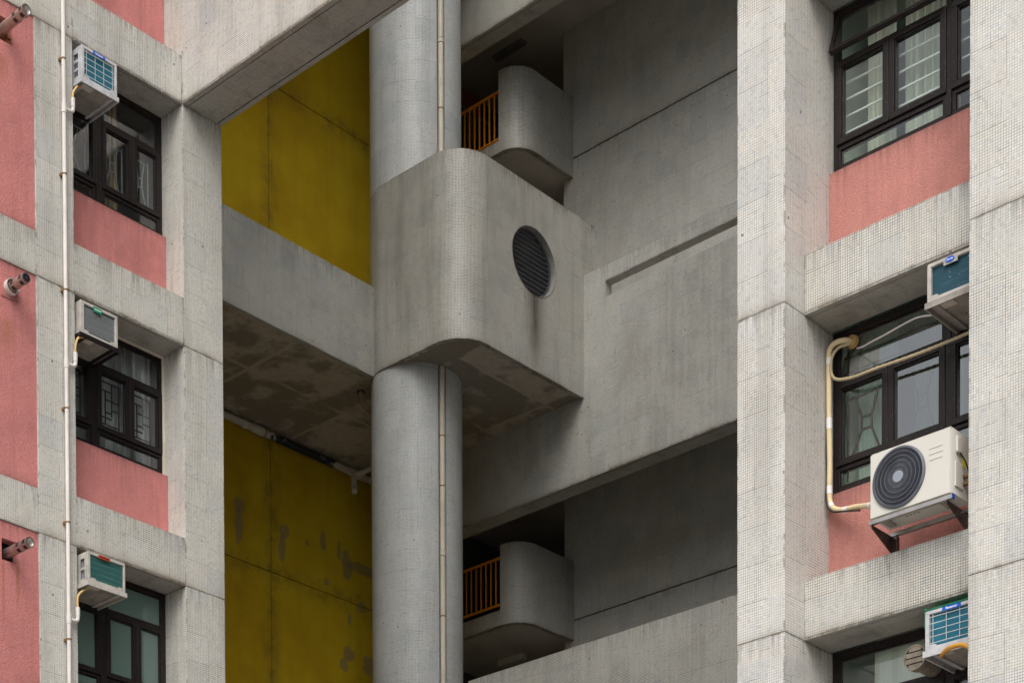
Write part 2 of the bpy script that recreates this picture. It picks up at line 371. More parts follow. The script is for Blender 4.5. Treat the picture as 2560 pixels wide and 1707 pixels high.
class MB:
    def __init__(s): s.v = []; s.f = []; s.u = []; s.e = []; s.sd = []; s.sm = []
    def face(s, pts, uv, ed=None, smooth=False, sd=None):
        i = len(s.v); s.v += [tuple(p) for p in pts]; s.f.append(tuple(range(i, i+len(pts))))
        s.u += uv; s.e += ed or [(1., 1.)]*len(pts); s.sd += sd or [(1., 1.)]*len(pts); s.sm.append(smooth)
    def box(s, x0, x1, y0, y1, z0, z1, skip='', edge=True, uo=(0, 0)):
        a, b = uo
        def vf(p, q):   # vertical face between plan points p and q
            L = math.hypot(q[0]-p[0], q[1]-p[1]); ed = [(z1-z0, 0), (z1-z0, 0), (0, z1-z0), (0, z1-z0)] if edge else None
            s.face([(*p, z0), (*q, z0), (*q, z1), (*p, z1)], [(a, b), (a+L, b), (a+L, b+z1-z0), (a, b+z1-z0)], ed, False, [(0, L), (L, 0), (L, 0), (0, L)])
        if 'y-' not in skip: vf((x0, y0), (x1, y0))
        if 'x+' not in skip: vf((x1, y0), (x1, y1))
        if 'y+' not in skip: vf((x1, y1), (x0, y1))
        if 'x-' not in skip: vf((x0, y1), (x0, y0))
        if 'z-' not in skip: s.face([(x0, y1, z0), (x1, y1, z0), (x1, y0, z0), (x0, y0, z0)], [(x0, y1), (x1, y1), (x1, y0), (x0, y0)])
        if 'z+' not in skip: s.face([(x0, y0, z1), (x1, y0, z1), (x1, y1, z1), (x0, y1, z1)], [(x0, y0), (x1, y0), (x1, y1), (x0, y1)])
        return s
    def wall(s, pts, z0, z1, smooth=False, u0=0., flip=False):
        u = u0
        for p, q in zip(pts, pts[1:]):
            L = math.hypot(q[0]-p[0], q[1]-p[1]); h = z1-z0
            P = [(*p, z0), (*q, z0), (*q, z1), (*p, z1)]; UV = [(u, 0), (u+L, 0), (u+L, h), (u, h)]; ED = [(h, 0), (h, 0), (0, h), (0, h)]
            if flip: P, UV, ED = P[::-1], UV[::-1], ED[::-1]
            s.face(P, UV, ED, smooth); u += L
        return s
    def poly(s, pts, z, down=True):
        P = [(x, y, z) for x, y in pts]
        area = sum(a[0]*b[1]-b[0]*a[1] for a, b in zip(pts, pts[1:]+pts[:1]))
        if (area > 0) == down: P = P[::-1]
        s.face(P, [(p[0], p[1]) for p in P]); return s
    def cyl(s, p, q, r, n=16, r1=None, cap=True):
        p, q = Vector(p), Vector(q); r1 = r if r1 is None else r1
        d = (q-p).normalized(); a = d.orthogonal().normalized(); b = d.cross(a); L = (q-p).length
        ring = lambda c, rr: [c+(a*math.cos(2*math.pi*i/n)+b*math.sin(2*math.pi*i/n))*rr for i in range(n)]
        A, B = ring(p, r), ring(q, r1)
        for i in range(n):
            j = (i+1) % n; u0, u1 = 2*math.pi*r*i/n, 2*math.pi*r*(i+1)/n
            s.face([A[i], A[j], B[j], B[i]], [(u0, 0), (u1, 0), (u1, L), (u0, L)], None, True)
        if cap:
            s.face(A[::-1], [(0, 0)]*n); s.face(B, [(0, 0)]*n)
        return s
    def tube(s, pts, r, n=10, rad=None):
        pts = [Vector(p) for p in pts]; rings = []; a = None
        for i, p in enumerate(pts):
            d = (pts[min(i+1, len(pts)-1)]-pts[max(i-1, 0)]).normalized()
            a = d.orthogonal().normalized() if a is None else (a-d*a.dot(d)).normalized()
            b = d.cross(a); rr = rad[i] if rad else r
            rings.append([p+(a*math.cos(2*math.pi*k/n)+b*math.sin(2*math.pi*k/n))*rr for k in range(n)])
        for A, B in zip(rings, rings[1:]):
            for k in range(n):
                j = (k+1) % n; s.face([A[k], A[j], B[j], B[k]], [(0, 0)]*4, None, True)
        s.face(rings[0][::-1], [(0, 0)]*n); s.face(rings[-1], [(0, 0)]*n); return s
    def bar(s, p, q, w, h, up=(0, 0, 1)):
        p, q = Vector(p), Vector(q); d = (q-p).normalized(); a = d.cross(Vector(up)).normalized()*w/2; b = a.cross(d).normalized()*h/2
        A = [p-a-b, p+a-b, p+a+b, p-a+b]; B = [x+(q-p) for x in A]
        for i in range(4):
            j = (i+1) % 4; s.face([A[i], A[j], B[j], B[i]], [(0, 0)]*4)
        s.face(A[::-1], [(0, 0)]*4); s.face(B, [(0, 0)]*4); return s
    def mesh(s, name, mats):
        me = bpy.data.meshes.new(name); me.from_pydata(s.v, [], s.f)
        for nm, dat in (('uv', s.u), ('edge', s.e), ('side', s.sd)):
            me.uv_layers.new(name=nm)
            me.uv_layers[nm].data.foreach_set('uv', [c for p in dat for c in p])
        me.polygons.foreach_set('use_smooth', s.sm)
        for m in (mats if isinstance(mats, (list, tuple)) else [mats]): me.materials.append(m)
        return me
    def obj(s, name, mat, parent=None, bevel=0., weld=True, loc=None):
        me = s.mesh(name, mat)
        bm = bmesh.new(); bm.from_mesh(me)
        bmesh.ops.remove_doubles(bm, verts=bm.verts, dist=1e-4)
        bmesh.ops.recalc_face_normals(bm, faces=bm.faces) if weld == 'recalc' else None
        bm.to_mesh(me); bm.free()
        if any(s.sm): me.set_sharp_from_angle(angle=R(32))
        o = bpy.data.objects.new(name, me); link(o, parent)
        if loc: o.location = loc
        if bevel:
            b = o.modifiers.new('bevel', 'BEVEL'); b.width = bevel; b.segments = 2; b.limit_method = 'ANGLE'; b.angle_limit = R(50)
        return o
def box(name, mat, parent, x0, x1, y0, y1, z0, z1, bevel=0., **kw):
    return MB().box(x0, x1, y0, y1, z0, z1, **kw).obj(name, mat, parent, bevel)
def smooth_path(pts, n=8):
    P = [Vector(p) for p in pts]; out = []
    for i in range(len(P)-1):
        a, b, c, d = P[max(i-1, 0)], P[i], P[i+1], P[min(i+2, len(P)-1)]
        for k in range(n):
            t = k/n
            out.append(.5*((2*b)+(c-a)*t+(2*a-5*b+4*c-d)*t*t+(3*b-a-3*c+d)*t**3))
    return out+[P[-1]]
def grid_wall(ax, at, th, ucuts, zcuts, holes, sgn=1):
    """a wall normal to axis ax ('x' or 'y'), front face at `at`, thickness th away from the camera, with rectangular openings"""
    m = MB(); zt, zb, uo = zcuts[-1], zcuts[0], ucuts[0]
    P = (lambda u, d, z: (at+d, u, z)) if ax == 'x' else (lambda u, d, z: (u, at+d, z))
    def quad(a, b, c, d, uvs, ed=None): m.face([a, b, c, d], uvs, ed)
    nu, nz = len(ucuts)-1, len(zcuts)-1
    solid = lambda i, j: 0 <= i < nu and 0 <= j < nz and (i, j) not in holes
    for i in range(nu):
        for j in range(nz):
            if not solid(i, j): continue
            u0, u1, z0, z1 = ucuts[i], ucuts[i+1], zcuts[j], zcuts[j+1]
            uv = [(u0-uo, z0-zb), (u1-uo, z0-zb), (u1-uo, z1-zb), (u0-uo, z1-zb)]
            ed = [(zt-z0, z0-zb), (zt-z0, z0-zb), (zt-z1, z1-zb), (zt-z1, z1-zb)]
            fr = [P(u0, 0, z0), P(u1, 0, z0), P(u1, 0, z1), P(u0, 0, z1)]
            bk = [P(u0, th, z0), P(u0, th, z1), P(u1, th, z1), P(u1, th, z0)]
            if ax == 'x': fr, uv2, ed2 = fr[::-1], uv[::-1], ed[::-1]; bk = bk[::-1]
            else: uv2, ed2 = uv, ed
            m.face(fr, uv2, ed2); m.face(bk, uv)
            for (di, dj, a, b) in ((-1, 0, (u0, z0), (u0, z1)), (1, 0, (u1, z1), (u1, z0)), (0, -1, (u1, z0), (u0, z0)), (0, 1, (u0, z1), (u1, z1))):
                if not solid(i+di, j+dj):
                    L = abs(a[0]-b[0])+abs(a[1]-b[1])
                    f = [P(a[0], 0, a[1]), P(b[0], 0, b[1]), P(b[0], th, b[1]), P(a[0], th, a[1])]
                    if ax == 'x': f = f[::-1]
                    m.face(f[::-1], [(0, 0), (L, 0), (L, th), (0, th)])
    return m

GZ = -1.6
ground = MB(); ground.face([(-150, -150, GZ), (200, -150, GZ), (200, 200, GZ), (-150, 200, GZ)], [(0, 0)]*4)
g = ground.obj('ground', M['ground']); g['kind'] = 'structure'
TOP = 33.0  # unseen upper walls rise to here, added to block sky light

def tiled_column(parent, mat, x0, x1, y0, y1, zs, name='column'):
    for a, b in zip(zs, zs[1:]):
        box(name, mat, parent, x0, x1, y0, y1, a+.0035, b-.0035, .004)
    box('joint_core', M['mortar'], parent, x0+.010, x1-.010, y0+.010, y1-.010, zs[0]+.01, zs[-1]-.01, skip='z-z+')

# ------------------------------------------------------------------ left wing
left = thing('apartment_block', (12.0, 18.15, GZ), 'left apartment wing with pink panels, white mosaic frame and three stacked window units', 'building')
left.location = (0, 0, 0)
YL = 18.15; ZL = [6.14, 8.89, 11.64, 14.39, 17.14]
cz = [GZ, 3.39]+ZL+[19.89]
tiled_column(left, M['tile_l'], 12.34, 12.83, YL, YL+.5, cz)
tiled_column(left, M['tile_l'], 14.345, 14.92, YL, YL+.5, cz)
tiled_column(left, M['tile_l'], 9.2, 9.7, YL, YL+.5, cz)
for z in ZL:
    # spandrel over the window, with a drip lip and groove below its front edge
    box('spandrel', M['tile_l'], left, 12.832, 14.343, YL+.002, YL+.395, z+.02, z+.545, .004)
    box('drip_lip', M['tile_sof'], left, 12.832, 14.343, YL+.004, YL+.05, z, z+.0195)
    box('soffit_tiles', M['tile_sof'], left, 12.832, 14.343, YL+.062, YL+.395, z+.002, z+.0195)
    box('spandrel', M['tile_l'], left, 9.702, 12.338, YL+.002, YL+.395, z, z+.47, .004)
# pink sill panels below the windows and the big pink panels on the left
WZ = {0: (12.99, 14.39), 1: (10.24, 11.64), 2: (7.49, 8.89), 3: (15.74, 17.14)}
for z in ZL[:-1]:
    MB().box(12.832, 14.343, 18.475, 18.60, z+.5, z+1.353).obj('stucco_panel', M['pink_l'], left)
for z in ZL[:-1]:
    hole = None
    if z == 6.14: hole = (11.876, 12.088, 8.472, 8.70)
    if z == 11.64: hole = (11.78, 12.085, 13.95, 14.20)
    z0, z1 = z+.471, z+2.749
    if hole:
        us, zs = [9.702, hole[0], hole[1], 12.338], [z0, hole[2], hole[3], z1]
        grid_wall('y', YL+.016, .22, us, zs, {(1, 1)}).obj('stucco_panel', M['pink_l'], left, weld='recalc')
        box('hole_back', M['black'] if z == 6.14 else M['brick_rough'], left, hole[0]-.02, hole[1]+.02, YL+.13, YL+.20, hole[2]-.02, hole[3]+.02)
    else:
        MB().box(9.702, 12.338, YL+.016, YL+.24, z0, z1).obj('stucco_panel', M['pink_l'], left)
# square mortar patch round the middle flue
box('mortar_patch', M['pink_l'], left, 11.905, 12.115, YL+.006, YL+.0155, 11.255, 11.50, .004)
# broken bricks in the upper flue hole
for (x, z, w_, h_) in ((11.81, 14.00, .05, .07), (12.05, 13.985, .05, .06), (12.06, 14.06, .04, .05), (11.83, 14.15, .06, .05)):
    box('brick', M['brick_rough'], left, x-w_/2, x+w_/2, YL+.05, YL+.125, z-h_/2, z+h_/2, .006)
# body behind
box('side_wall', M['shell'], left, 14.60, 14.915, YL+.505, 25.70, GZ, TOP)
box('end_wall', M['tile_l'], left, 9.0, 9.19, YL+.01, 25.70, GZ, TOP)
box('unseen_upper_wall', M['tile_l'], left, 9.2, 14.92, YL, YL+.5, 19.9, TOP)  # unseen upper storeys as one plain block, added to block light
box('back_partition', M['shell'], left, 9.2, 14.59, 21.6, 21.8, GZ, TOP)
box('roof', M['shell'], left, 9.0, 14.92, YL+.51, 25.7, TOP+.01, TOP+.2)
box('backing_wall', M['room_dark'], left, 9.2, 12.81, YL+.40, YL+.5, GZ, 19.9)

# ------------------------------------------------------------------ windows
def T(rz, ox, oy):
    c, s_ = math.cos(rz), math.sin(rz)
    return lambda x, y, z: (ox+x*c-y*s_, oy+x*s_+y*c, z)
def ring_box(m, x0, x1, z0, z1, w, y0, y1):
    m.box(x0, x1, y0, y1, z0, z0+w); m.box(x0, x1, y0, y1, z1-w, z1)
    m.box(x0, x0+w, y0, y1, z0+w, z1-w); m.box(x1-w, x1, y0, y1, z0+w, z1-w)
def window(tower, rz, ox, oy, W, z0, z1, mull, cells, fmat, glass, bars=None, barmat=None, awning=None):
    """local x runs to the right along the wall, -y points outdoors; root mesh = fixed frame"""
    m = MB(); ring_box(m, 0, W, z0, z1, .04, 0, .07)
    for x, wd in mull: m.box(x-wd/2, x+wd/2, -.006, .07, z0+.04, z1-.04)
    hz = sorted({c[2] for c in cells} | {c[3] for c in cells})
    root = m.obj('window', fmat, tower); root.location = (ox, oy, 0); root.rotation_euler = (0, 0, rz)
    for i, (x0, x1, a, b, sash) in enumerate(cells):
        s_ = MB(); w_ = .052 if sash else .034; yo = -.016 if sash else .004
        ring_box(s_, x0+.003, x1-.003, a+.003, b-.003, w_, yo, .05)
        ring_box(s_, x0+w_+.003, x1-w_-.003, a+w_+.003, b-w_-.003, .012, yo+.014, .045)
        so_ = s_.obj('sash', fmat, root, .003)
        pn = MB().box(x0+w_+.01, x1-w_-.01, .02, .026, a+w_+.01, b-w_-.01).obj('pane', glass[i] if isinstance(glass, list) else glass, root)
        if awning == i:
            for o in (so_, pn):
                o.location = (0, 0, b); o.rotation_euler = (R(-20), 0, 0)
                o.data.transform(Matrix.Translation((0, 0, -b)))
    for k, (p, q, w_) in enumerate(bars or []):
        MB().bar((p[0], .10, p[1]), (q[0], .10, q[1]), w_, w_, (0, 1, 0)).obj('grille_bar', barmat, root)
    return root
def room(tower, rz, ox, oy, W, z0, z1, depth, mat):
    m = MB(); m.box(-.02, W+.02, .08, depth, z0-.03, z1+.38, skip='y-')
    o = m.obj('room_lining', mat, tower); o.location = (ox, oy, 0); o.rotation_euler = (0, 0, rz); return o
def curtain(rz, ox, oy, x0, x1, z0, z1, y, amp, waves, mat, label, ph=0.):
    m = MB(); n = max(12, int(waves*9)); L = x1-x0; pts = []
    for i in range(n+1):
        t = i/n; ww = amp*(math.sin(2*math.pi*waves*t+ph)+.45*math.sin(2*math.pi*waves*2.37*t+1+ph*2))
        pts.append((x0+L*t, y+ww))
    back = [(a, b+.006) for a, b in pts]
    m.wall(pts, z0, z1, True); m.wall(back[::-1], z0, z1, True)
    m.face([(*pts[0], z0), (*pts[0], z1), (*back[0], z1), (*back[0], z0)], [(0, 0)]*4)
    o = m.obj('curtain', mat); o.location = (ox, oy, 0); o.rotation_euler = (0, 0, rz)
    return tag(o, label, 'curtain')
def lattice(x0, x1, z0, z1):      # rectangular Chinese lattice
    X = lambda t: x0+(x1-x0)*t
    Zf = lambda t: z0+(z1-z0)*t
    L = [((0, .02), (1, .02)), ((0, .98), (1, .98)), ((0, .02), (0, .98)), ((1, .02), (1, .98)), ((.36, .10), (.36, .80)), ((.66, .30), (.66, .98)), ((0, .80), (.66, .80)), ((.36, .62), (1, .62)), ((.36, .36), (.66, .36)), ((0, .24), (.66, .24)), ((.66, .44), (1, .44)), ((0, .10), (1, .10))]
    return [((X(a), Zf(b)), (X(c), Zf(d)), .012) for (a, b), (c, d) in L]
def hourglass(x0, x1, z0, z1, w_=.012):
    X = lambda t: x0+(x1-x0)*t
    Zf = lambda t: z0+(z1-z0)*t
    L = [((0, 0), (0, 1)), ((1, 0), (1, 1)), ((0, .07), (1, .07)), ((0, .93), (1, .93)), ((.2, .93), (.36, .60)), ((.36, .60), (.36, .42)), ((.36, .42), (.12, .07)), ((.78, .93), (.62, .60)), ((.62, .60), (.62, .42)), ((.62, .42), (.84, .07)), ((.36, .60), (.62, .60)), ((.36, .42), (.62, .42))]
    return [((X(a), Zf(b)), (X(c), Zf(d)), w_) for (a, b), (c, d) in L]

WL = 14.345-12.83-.006; OXL, OYL = 12.833, 18.54
def left_cells(zb, zt, tr, lo, mu, dv):
    return [(.04, mu-.04, tr, zt-.03, False), (mu+.04, WL-.03, tr, zt-.03, False), (.04, mu-.04, lo, tr, True), (mu+.04, dv, lo, tr, True), (dv, WL-.03, lo, tr, True), (.04, mu-.04, zb+.03, lo, False), (mu+.04, WL-.03, zb+.03, lo, False)]
for idx, (zb, zt) in WZ.items():
    if idx == 1: mu, dv, tr, lo = .525, 1.02, zt-.44, zb+.25
    else: mu, dv, tr, lo = .62, 1.09, zt-.43, zb+.225
    bars = []; bm_ = M['cond_hub'] if idx == 0 else M['frame2']
    if idx == 1:
        bars = lattice(mu+.12, dv-.08, lo+.09, tr-.08)+lattice(dv+.07, WL-.13, lo+.09, tr-.08)+lattice(.1, mu-.12, lo+.09, tr-.08)
    if idx == 0:
        bars = hourglass(mu+.12, dv-.08, lo+.08, tr-.1)+hourglass(dv+.07, WL-.13, lo+.08, tr-.1)+hourglass(.1, mu-.12, lo+.08, tr-.1)
    window(left, 0, OXL, OYL, WL, zb, zt-.004, [(mu, .08)], left_cells(zb, zt, tr, lo, mu, dv), M['frame2' if idx == 1 else 'frame'], M['glass_g'] if idx == 2 else M['glass'], bars, bm_)
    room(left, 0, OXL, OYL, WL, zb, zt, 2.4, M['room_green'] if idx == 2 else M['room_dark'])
    if idx == 1:   # cream sealant bead round the middle window
        m = MB(); ring_box(m, -.001, WL+.001, zb, zt-.0035, .03, -.014, -.001); o = m.obj('sealant_bead', M['pvc_dirty'], left); o.location = (OXL, OYL, 0)
curtain(0, OXL, OYL, .66, 1.02, 12.98, 14.7, .22, .035, 5, M['cur_brown'], 'brown and blue curtain behind the top left window', .3)
curtain(0, OXL, OYL, .05, 1.49, 10.22, 11.95, .22, .05, 7, M['cur_grey'], 'grey lilac striped curtain behind the black latticed left window', .8)
curtain(0, OXL, OYL, .05, 1.49, 7.47, 9.2, .20, .008, 3, M['cur_green'], 'pale green blind behind the lowest left window', .1)
curtain(0, OXL, OYL, .75, 1.45, 15.7, 17.1, .25, .03, 5, M['cur_green'], 'green curtain in the window just above the top left pink panel', .1)

# ------------------------------------------------------------------ right wing
right = thing('apartment_block', (0, 0, 0), 'right apartment wing with bright mosaic columns, pink panels and brown windows', 'building')
XR = 13.865; ZR = [3.33, 6.08, 8.83, 11.58, 14.33]
rz_ = [GZ, .58]+ZR+[17.08]
tiled_column(right, M['tile_r'], XR, 14.69, 9.47, 9.96, rz_)
tiled_column(right, M['tile_r'], XR, 14.69, 6.75, 7.735, rz_)
tiled_column(right, M['tile_r'], XR, 14.69, 4.5, 5.0, rz_)
for z in ZR:
    for ya, yb in ((7.737, 9.468), (5.002, 6.748)):
        box('spandrel', M['tile_sp'], right, 14.16, 14.58, ya, yb, z+.02, z+.505, .004)
        box('drip_lip', M['tile_sof'], right, 14.163, 14.215, ya, yb, z, z+.0195)
        box('soffit_tiles', M['tile_sof'], right, 14.228, 14.58, ya, yb, z+.003, z+.0195)
        MB().box(14.54, 14.66, ya, yb, z+.5, z+1.345).obj('stucco_panel', M['pink_r'], right)
box('side_wall', M['shell'], right, 14.70, 27.3, 9.66, 9.955, GZ, TOP)
box('unseen_upper_wall', M['tile_r'], right, XR, 14.69, 4.5, 9.96, 17.09, TOP)  # plain unseen block over the right wing, added to block light
box('back_partition', M['shell'], right, 17.2, 17.4, 4.5, 9.65, GZ, TOP)
box('end_wall', M['tile_r'], right, XR, 17.4, 4.3, 4.49, GZ, TOP)
box('roof', M['shell'], right, XR, 27.3, 4.3, 9.96, TOP+.01, TOP+.2)
WR = 9.465-7.74; OXR, OYR = 14.60, 9.463
def right_cells(zb, zt, tr, lo):
    a, b, c = .555, 1.105, 1.15
    return [(.03, b, tr, zt-.03, False), (.03, a, lo, tr, True), (a, b, lo, tr, True), (.03, b, zb+.03, lo, False), (c, WR-.03, tr, zt-.03, False), (c, WR-.03, lo, tr, True), (c, WR-.03, zb+.03, lo, False)]
for n_, (zb, zt) in enumerate(((10.185, 11.578), (7.435, 8.828), (4.685, 6.078))):
    tr, lo = (zt-.445, zb+.235)
    bars = []
    if n_ == 0:
        for q in (.17, .31, .455, .595): bars.append(((.05, lo+.08+q-.1), (WR-.05, lo+.08+q-.1), .014))
    if n_ == 1: bars = hourglass(.09, .47, lo+.06, tr-.07, .017)+hourglass(.66, 1.0, lo+.06, tr-.07, .014)+[((.09, lo-.1), (.09, tr+.35), .012), ((.05, tr+.12), (1.08, tr+.12), .012), ((.05, tr+.25), (1.08, tr+.25), .012)]
    cells = right_cells(zb, zt, tr, lo)
    window(right, R(-90), OXR, OYR, WR, zb, zt, [(1.1275, .045)], cells, M['frame'], [M['glass_r'], M['glass'], M['glass_r'], M['glass'], M['glass_r'], M['glass_r'], M['glass_r']] if n_ == 1 else M['glass'], bars, M['bar_white'] if n_ == 0 else M['frame2'], 0 if n_ == 0 else None)
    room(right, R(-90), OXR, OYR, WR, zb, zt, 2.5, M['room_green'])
for zb, zt in ((10.185, 11.578), (7.435, 8.828), (4.685, 6.078)):      # next bay to the right, outside the picture
    window(right, R(-90), OXR, 6.743, WR, zb, zt, [(1.1275, .045)], right_cells(zb, zt, zt-.445, zb+.235), M['frame'], M['glass'])
    room(right, R(-90), OXR, 6.743, WR, zb, zt, 2.5, M['room_green'])
curtain(R(-90), OXR, OYR, .17, .47, 10.1, 11.92, .26, .03, 4, M['cur_cream'], 'narrow cream curtain behind the left casement of the upper right window', .2)
curtain(R(-90), OXR, OYR, .52, 1.06, 10.1, 11.92, .29, .035, 6, M['cur_cream'], 'wide cream curtain behind the middle casement of the upper right window', 1.1)
curtain(R(-90), OXR, OYR, .06, .46, 7.45, 9.1, .30, .02, 3, M['backing_mint'], 'added mint backing sheet behind the hourglass grille left of the fan unit', .9)  # sheet added to give the left pane a lighter background
curtain(R(-90), OXR, OYR, .5, 1.0, 7.45, 9.1, .5, .03, 4, M['cur_green'], 'pale green curtain behind the window above the round fan unit', .4)
curtain(R(-90), OXR, OYR, .35, 1.08, 4.68, 6.4, .12, .006, 2, M['cur_cream'], 'pale blind behind the lowest right window beside the round vent', .4)

# ------------------------------------------------------------------ cross beam
beam = thing('cross_beam', (14.6, 18.1, 14.39), 'pale mosaic beam jutting from the left wing across the top of the recess', 'beam')
beam.location = (0, 0, 0)
box('beam_body', M['tile_r'], beam, 14.347, 14.918, 9.962, 18.148, 14.41, 15.95, .004)
box('soffit_lip', M['tile_sof'], beam, 14.35, 14.415, 9.963, 18.147, 14.39, 14.4095)
box('soffit_tiles', M['tile_sof'], beam, 14.428, 14.845, 9.963, 18.147, 14.393, 14.4095)
box('soffit_lip', M['tile_sof'], beam, 14.858, 14.915, 9.963, 18.147, 14.39, 14.4095)

# ------------------------------------------------------------------ stair core
core = thing('stair_core', (0, 0, 0), 'grey mosaic stair and gallery core between the wings, with round column and curved drum', 'building')
CX = CY = 22.69; RC = .741
# round column with a chase for the drain pipe
a0, a1 = R(-107.4), R(-95.2); NA = 72
span = 2*math.pi-(a1-a0)
ring = [(CX+RC*math.cos(a1+span*i/NA), CY+RC*math.sin(a1+span*i/NA)) for i in range(NA+1)]
c = MB(); c.wall(ring, GZ, TOP, True)
dep = .13
def chase_pt(a, r): return (CX+r*math.cos(a), CY+r*math.sin(a))
nb = Vector((math.cos((a0+a1)/2), math.sin((a0+a1)/2)))
pA, pB = ring[-1], ring[0]; pA2 = (pA[0]-nb.x*dep, pA[1]-nb.y*dep); pB2 = (pB[0]-nb.x*dep, pB[1]-nb.y*dep)
c.wall([pA, pA2], GZ, TOP); c.wall([pA2, pB2], GZ, TOP); c.wall([pB2, pB], GZ, TOP)
c.obj('round_column', M['tile_col'], core)
# drum wall
XD, YD, RD = 21.928, 20.94, .585; ZD0, ZD1 = 15.68, 18.575
arc = [(XD+RD-RD*math.sin(t), YD+RD-RD*math.cos(t)) for t in [math.pi/2*i/20 for i in range(21)]]   # from (XD+RD, YD) round to (XD, YD+RD)
col_arc = [(CX+(.762-.018*min(1, i/4))*math.cos(t), CY+(.762-.018*min(1, i/4))*math.sin(t)) for i, t in enumerate([R(180-70*i/14) for i in range(15)])]
def off(pts, d):
    out = []
    for i, p in enumerate(pts):
        a, b = pts[max(i-1, 0)], pts[min(i+1, len(pts)-1)]; t = Vector((b[0]-a[0], b[1]-a[1])).normalized()
        out.append((p[0]+t.y*d, p[1]-t.x*d))
    return out
outer = arc+col_arc
inner = off(outer, .09)
d = MB()
flat_w = 25.138-(XD+RD)
d.wall(outer, ZD0, ZD1, True, 0, flip=True)
d.wall(inner, ZD0, ZD1, True)
for (p, q, pi_, qi) in zip(outer, outer[1:], inner, inner[1:]):
    d.face([(*p, ZD0), (*pi_, ZD0), (*qi, ZD0), (*q, ZD0)], [(p[0], p[1]), (pi_[0], pi_[1]), (qi[0], qi[1]), (q[0], q[1])], [(.5, 0)]*4)
    d.face([(*p, ZD1), (*q, ZD1), (*qi, ZD1), (*pi_, ZD1)], [(0, 0)]*4, [(.0, 1)]*4)
# flat side with the round opening
HX, HZ, HR = 23.61, 17.395, .52; NH = 64
x0, x1 = XD+RD, 25.138; h = ZD1-ZD0
def rim(t):
    cx, cz_ = math.cos(t), math.sin(t)
    k = min(((x1-HX) if cx > 0 else (HX-x0))/max(abs(cx), 1e-6), ((ZD1-HZ) if cz_ > 0 else (HZ-ZD0))/max(abs(cz_), 1e-6))
    return (HX+cx*k, HZ+cz_*k)
angs = sorted([2*math.pi*i/NH for i in range(NH)]+[math.atan2(b-HZ, a-HX) % (2*math.pi) for a in (x0, x1) for b in (ZD0, ZD1)])
uvp = lambda x, z: (-(x-x0), z-ZD0)
edp = lambda x, z: (ZD1-z, z-ZD0)
for t0, t1 in zip(angs, angs[1:]+[angs[0]+2*math.pi]):
    A, B = (HX+HR*math.cos(t0), HZ+HR*math.sin(t0)), (HX+HR*math.cos(t1), HZ+HR*math.sin(t1)); P0, P1 = rim(t0), rim(t1)
    q = [A, P0, P1, B]
    d.face([(x, YD, z) for x, z in q], [uvp(*p) for p in q], [edp(*p) for p in q])
    d.face([(x, YD+.09, z) for x, z in q[::-1]], [uvp(*p) for p in q[::-1]])
    d.face([(A[0], YD, A[1]), (B[0], YD, B[1]), (B[0], YD+.16, B[1]), (A[0], YD+.16, A[1])], [(t0*HR, 0), (t1*HR, 0), (t1*HR, .16), (t0*HR, .16)], None, True)
d.face([(x0, YD, ZD0), (x0, YD+.09, ZD0), (x1, YD+.09, ZD0), (x1, YD, ZD0)], [(x0, 0), (x0, .09), (x1, .09), (x1, 0)], [(.5, 0)]*4)
d.face([(x0, YD, ZD1), (x1, YD, ZD1), (x1, YD+.09, ZD1), (x0, YD+.09, ZD1)], [(0, 0)]*4, [(0, 1)]*4)
d.face([(x1, YD, ZD0), (x1, YD+.09, ZD0), (x1, YD+.09, ZD1), (x1, YD, ZD1)], [(0, 0)]*4)
d.obj('drum_wall', M['tile_d'], core)
# round vent: mortar ring, dark cavity, slats
v = MB(); n = 64
for i in range(n):
    t0, t1 = 2*math.pi*i/n, 2*math.pi*(i+1)/n
    pr = []
    for (r_, y_) in ((HR+.012, YD-.003), (HR+.004, YD-.008), (HR-.004, YD+.004), (HR-.010, YD+.06), (HR-.012, YD+.155)):
        pr.append([(HX+r_*math.cos(t)*(1+.006*math.sin(7*t)), y_, HZ+r_*math.sin(t)*(1+.006*math.sin(5*t))) for t in (t0, t1)])
    for a, b in zip(pr, pr[1:]): v.face([a[0], a[1], b[1], b[0]], [(0, 0)]*4, None, True)
louvre = v.obj('vent_louvre', M['ring'], core)
bk = MB(); bk.cyl((HX, YD+.165, HZ), (HX, YD+.30, HZ), HR+.03, 40); bk.obj('vent_cavity', M['black'], louvre)
an = MB()
for i in range(56):
    a, b = 2*math.pi*i/56, 2*math.pi*(i+1)/56
    an.face([(HX+r_*math.cos(t), YD+.085, HZ+r_*math.sin(t)) for r_, t in ((HR-.012, a), (HR-.012, b), (HR-.04, b), (HR-.04, a))], [(0, 0)]*4)
    an.face([(HX+(HR-.04)*math.cos(t), y_, HZ+(HR-.04)*math.sin(t)) for y_, t in ((YD+.085, a), (YD+.085, b), (YD+.16, b), (YD+.16, a))], [(0, 0)]*4, None, True)
an.obj('inner_frame', M['slat'], louvre)
for i in range(13):
    z = HZ-HR+.06+i*(2*HR-.1)/12.4
    hw = math.sqrt(max(.001, (HR-.014)**2-(z-HZ)**2))
    if hw > .05:
        s_ = MB(); s_.bar((HX-hw, YD+.125, z), (HX+hw, YD+.125, z), .055, .007, (0, .7, 1)); s_.bar((HX-hw, YD+.103, z+.016), (HX+hw, YD+.103, z+.016), .008, .010); s_.obj('slat', M['slat'], louvre)
# one soffit under drum and gallery
iarc = [(p[0], p[1]) for p in off(arc, .088)]
sof = [(24.838, YD+.088)]+iarc+[(XD+.088, 22.9), (XD+.088, 23.068), (14.93, 23.068), (14.93, 25.70), (24.838, 25.70)]
s = MB(); s.poly(sof, ZD0+.022, True); s.poly(sof, ZD0+.25, False); s.obj('gallery_soffit', M['soffit'], core)
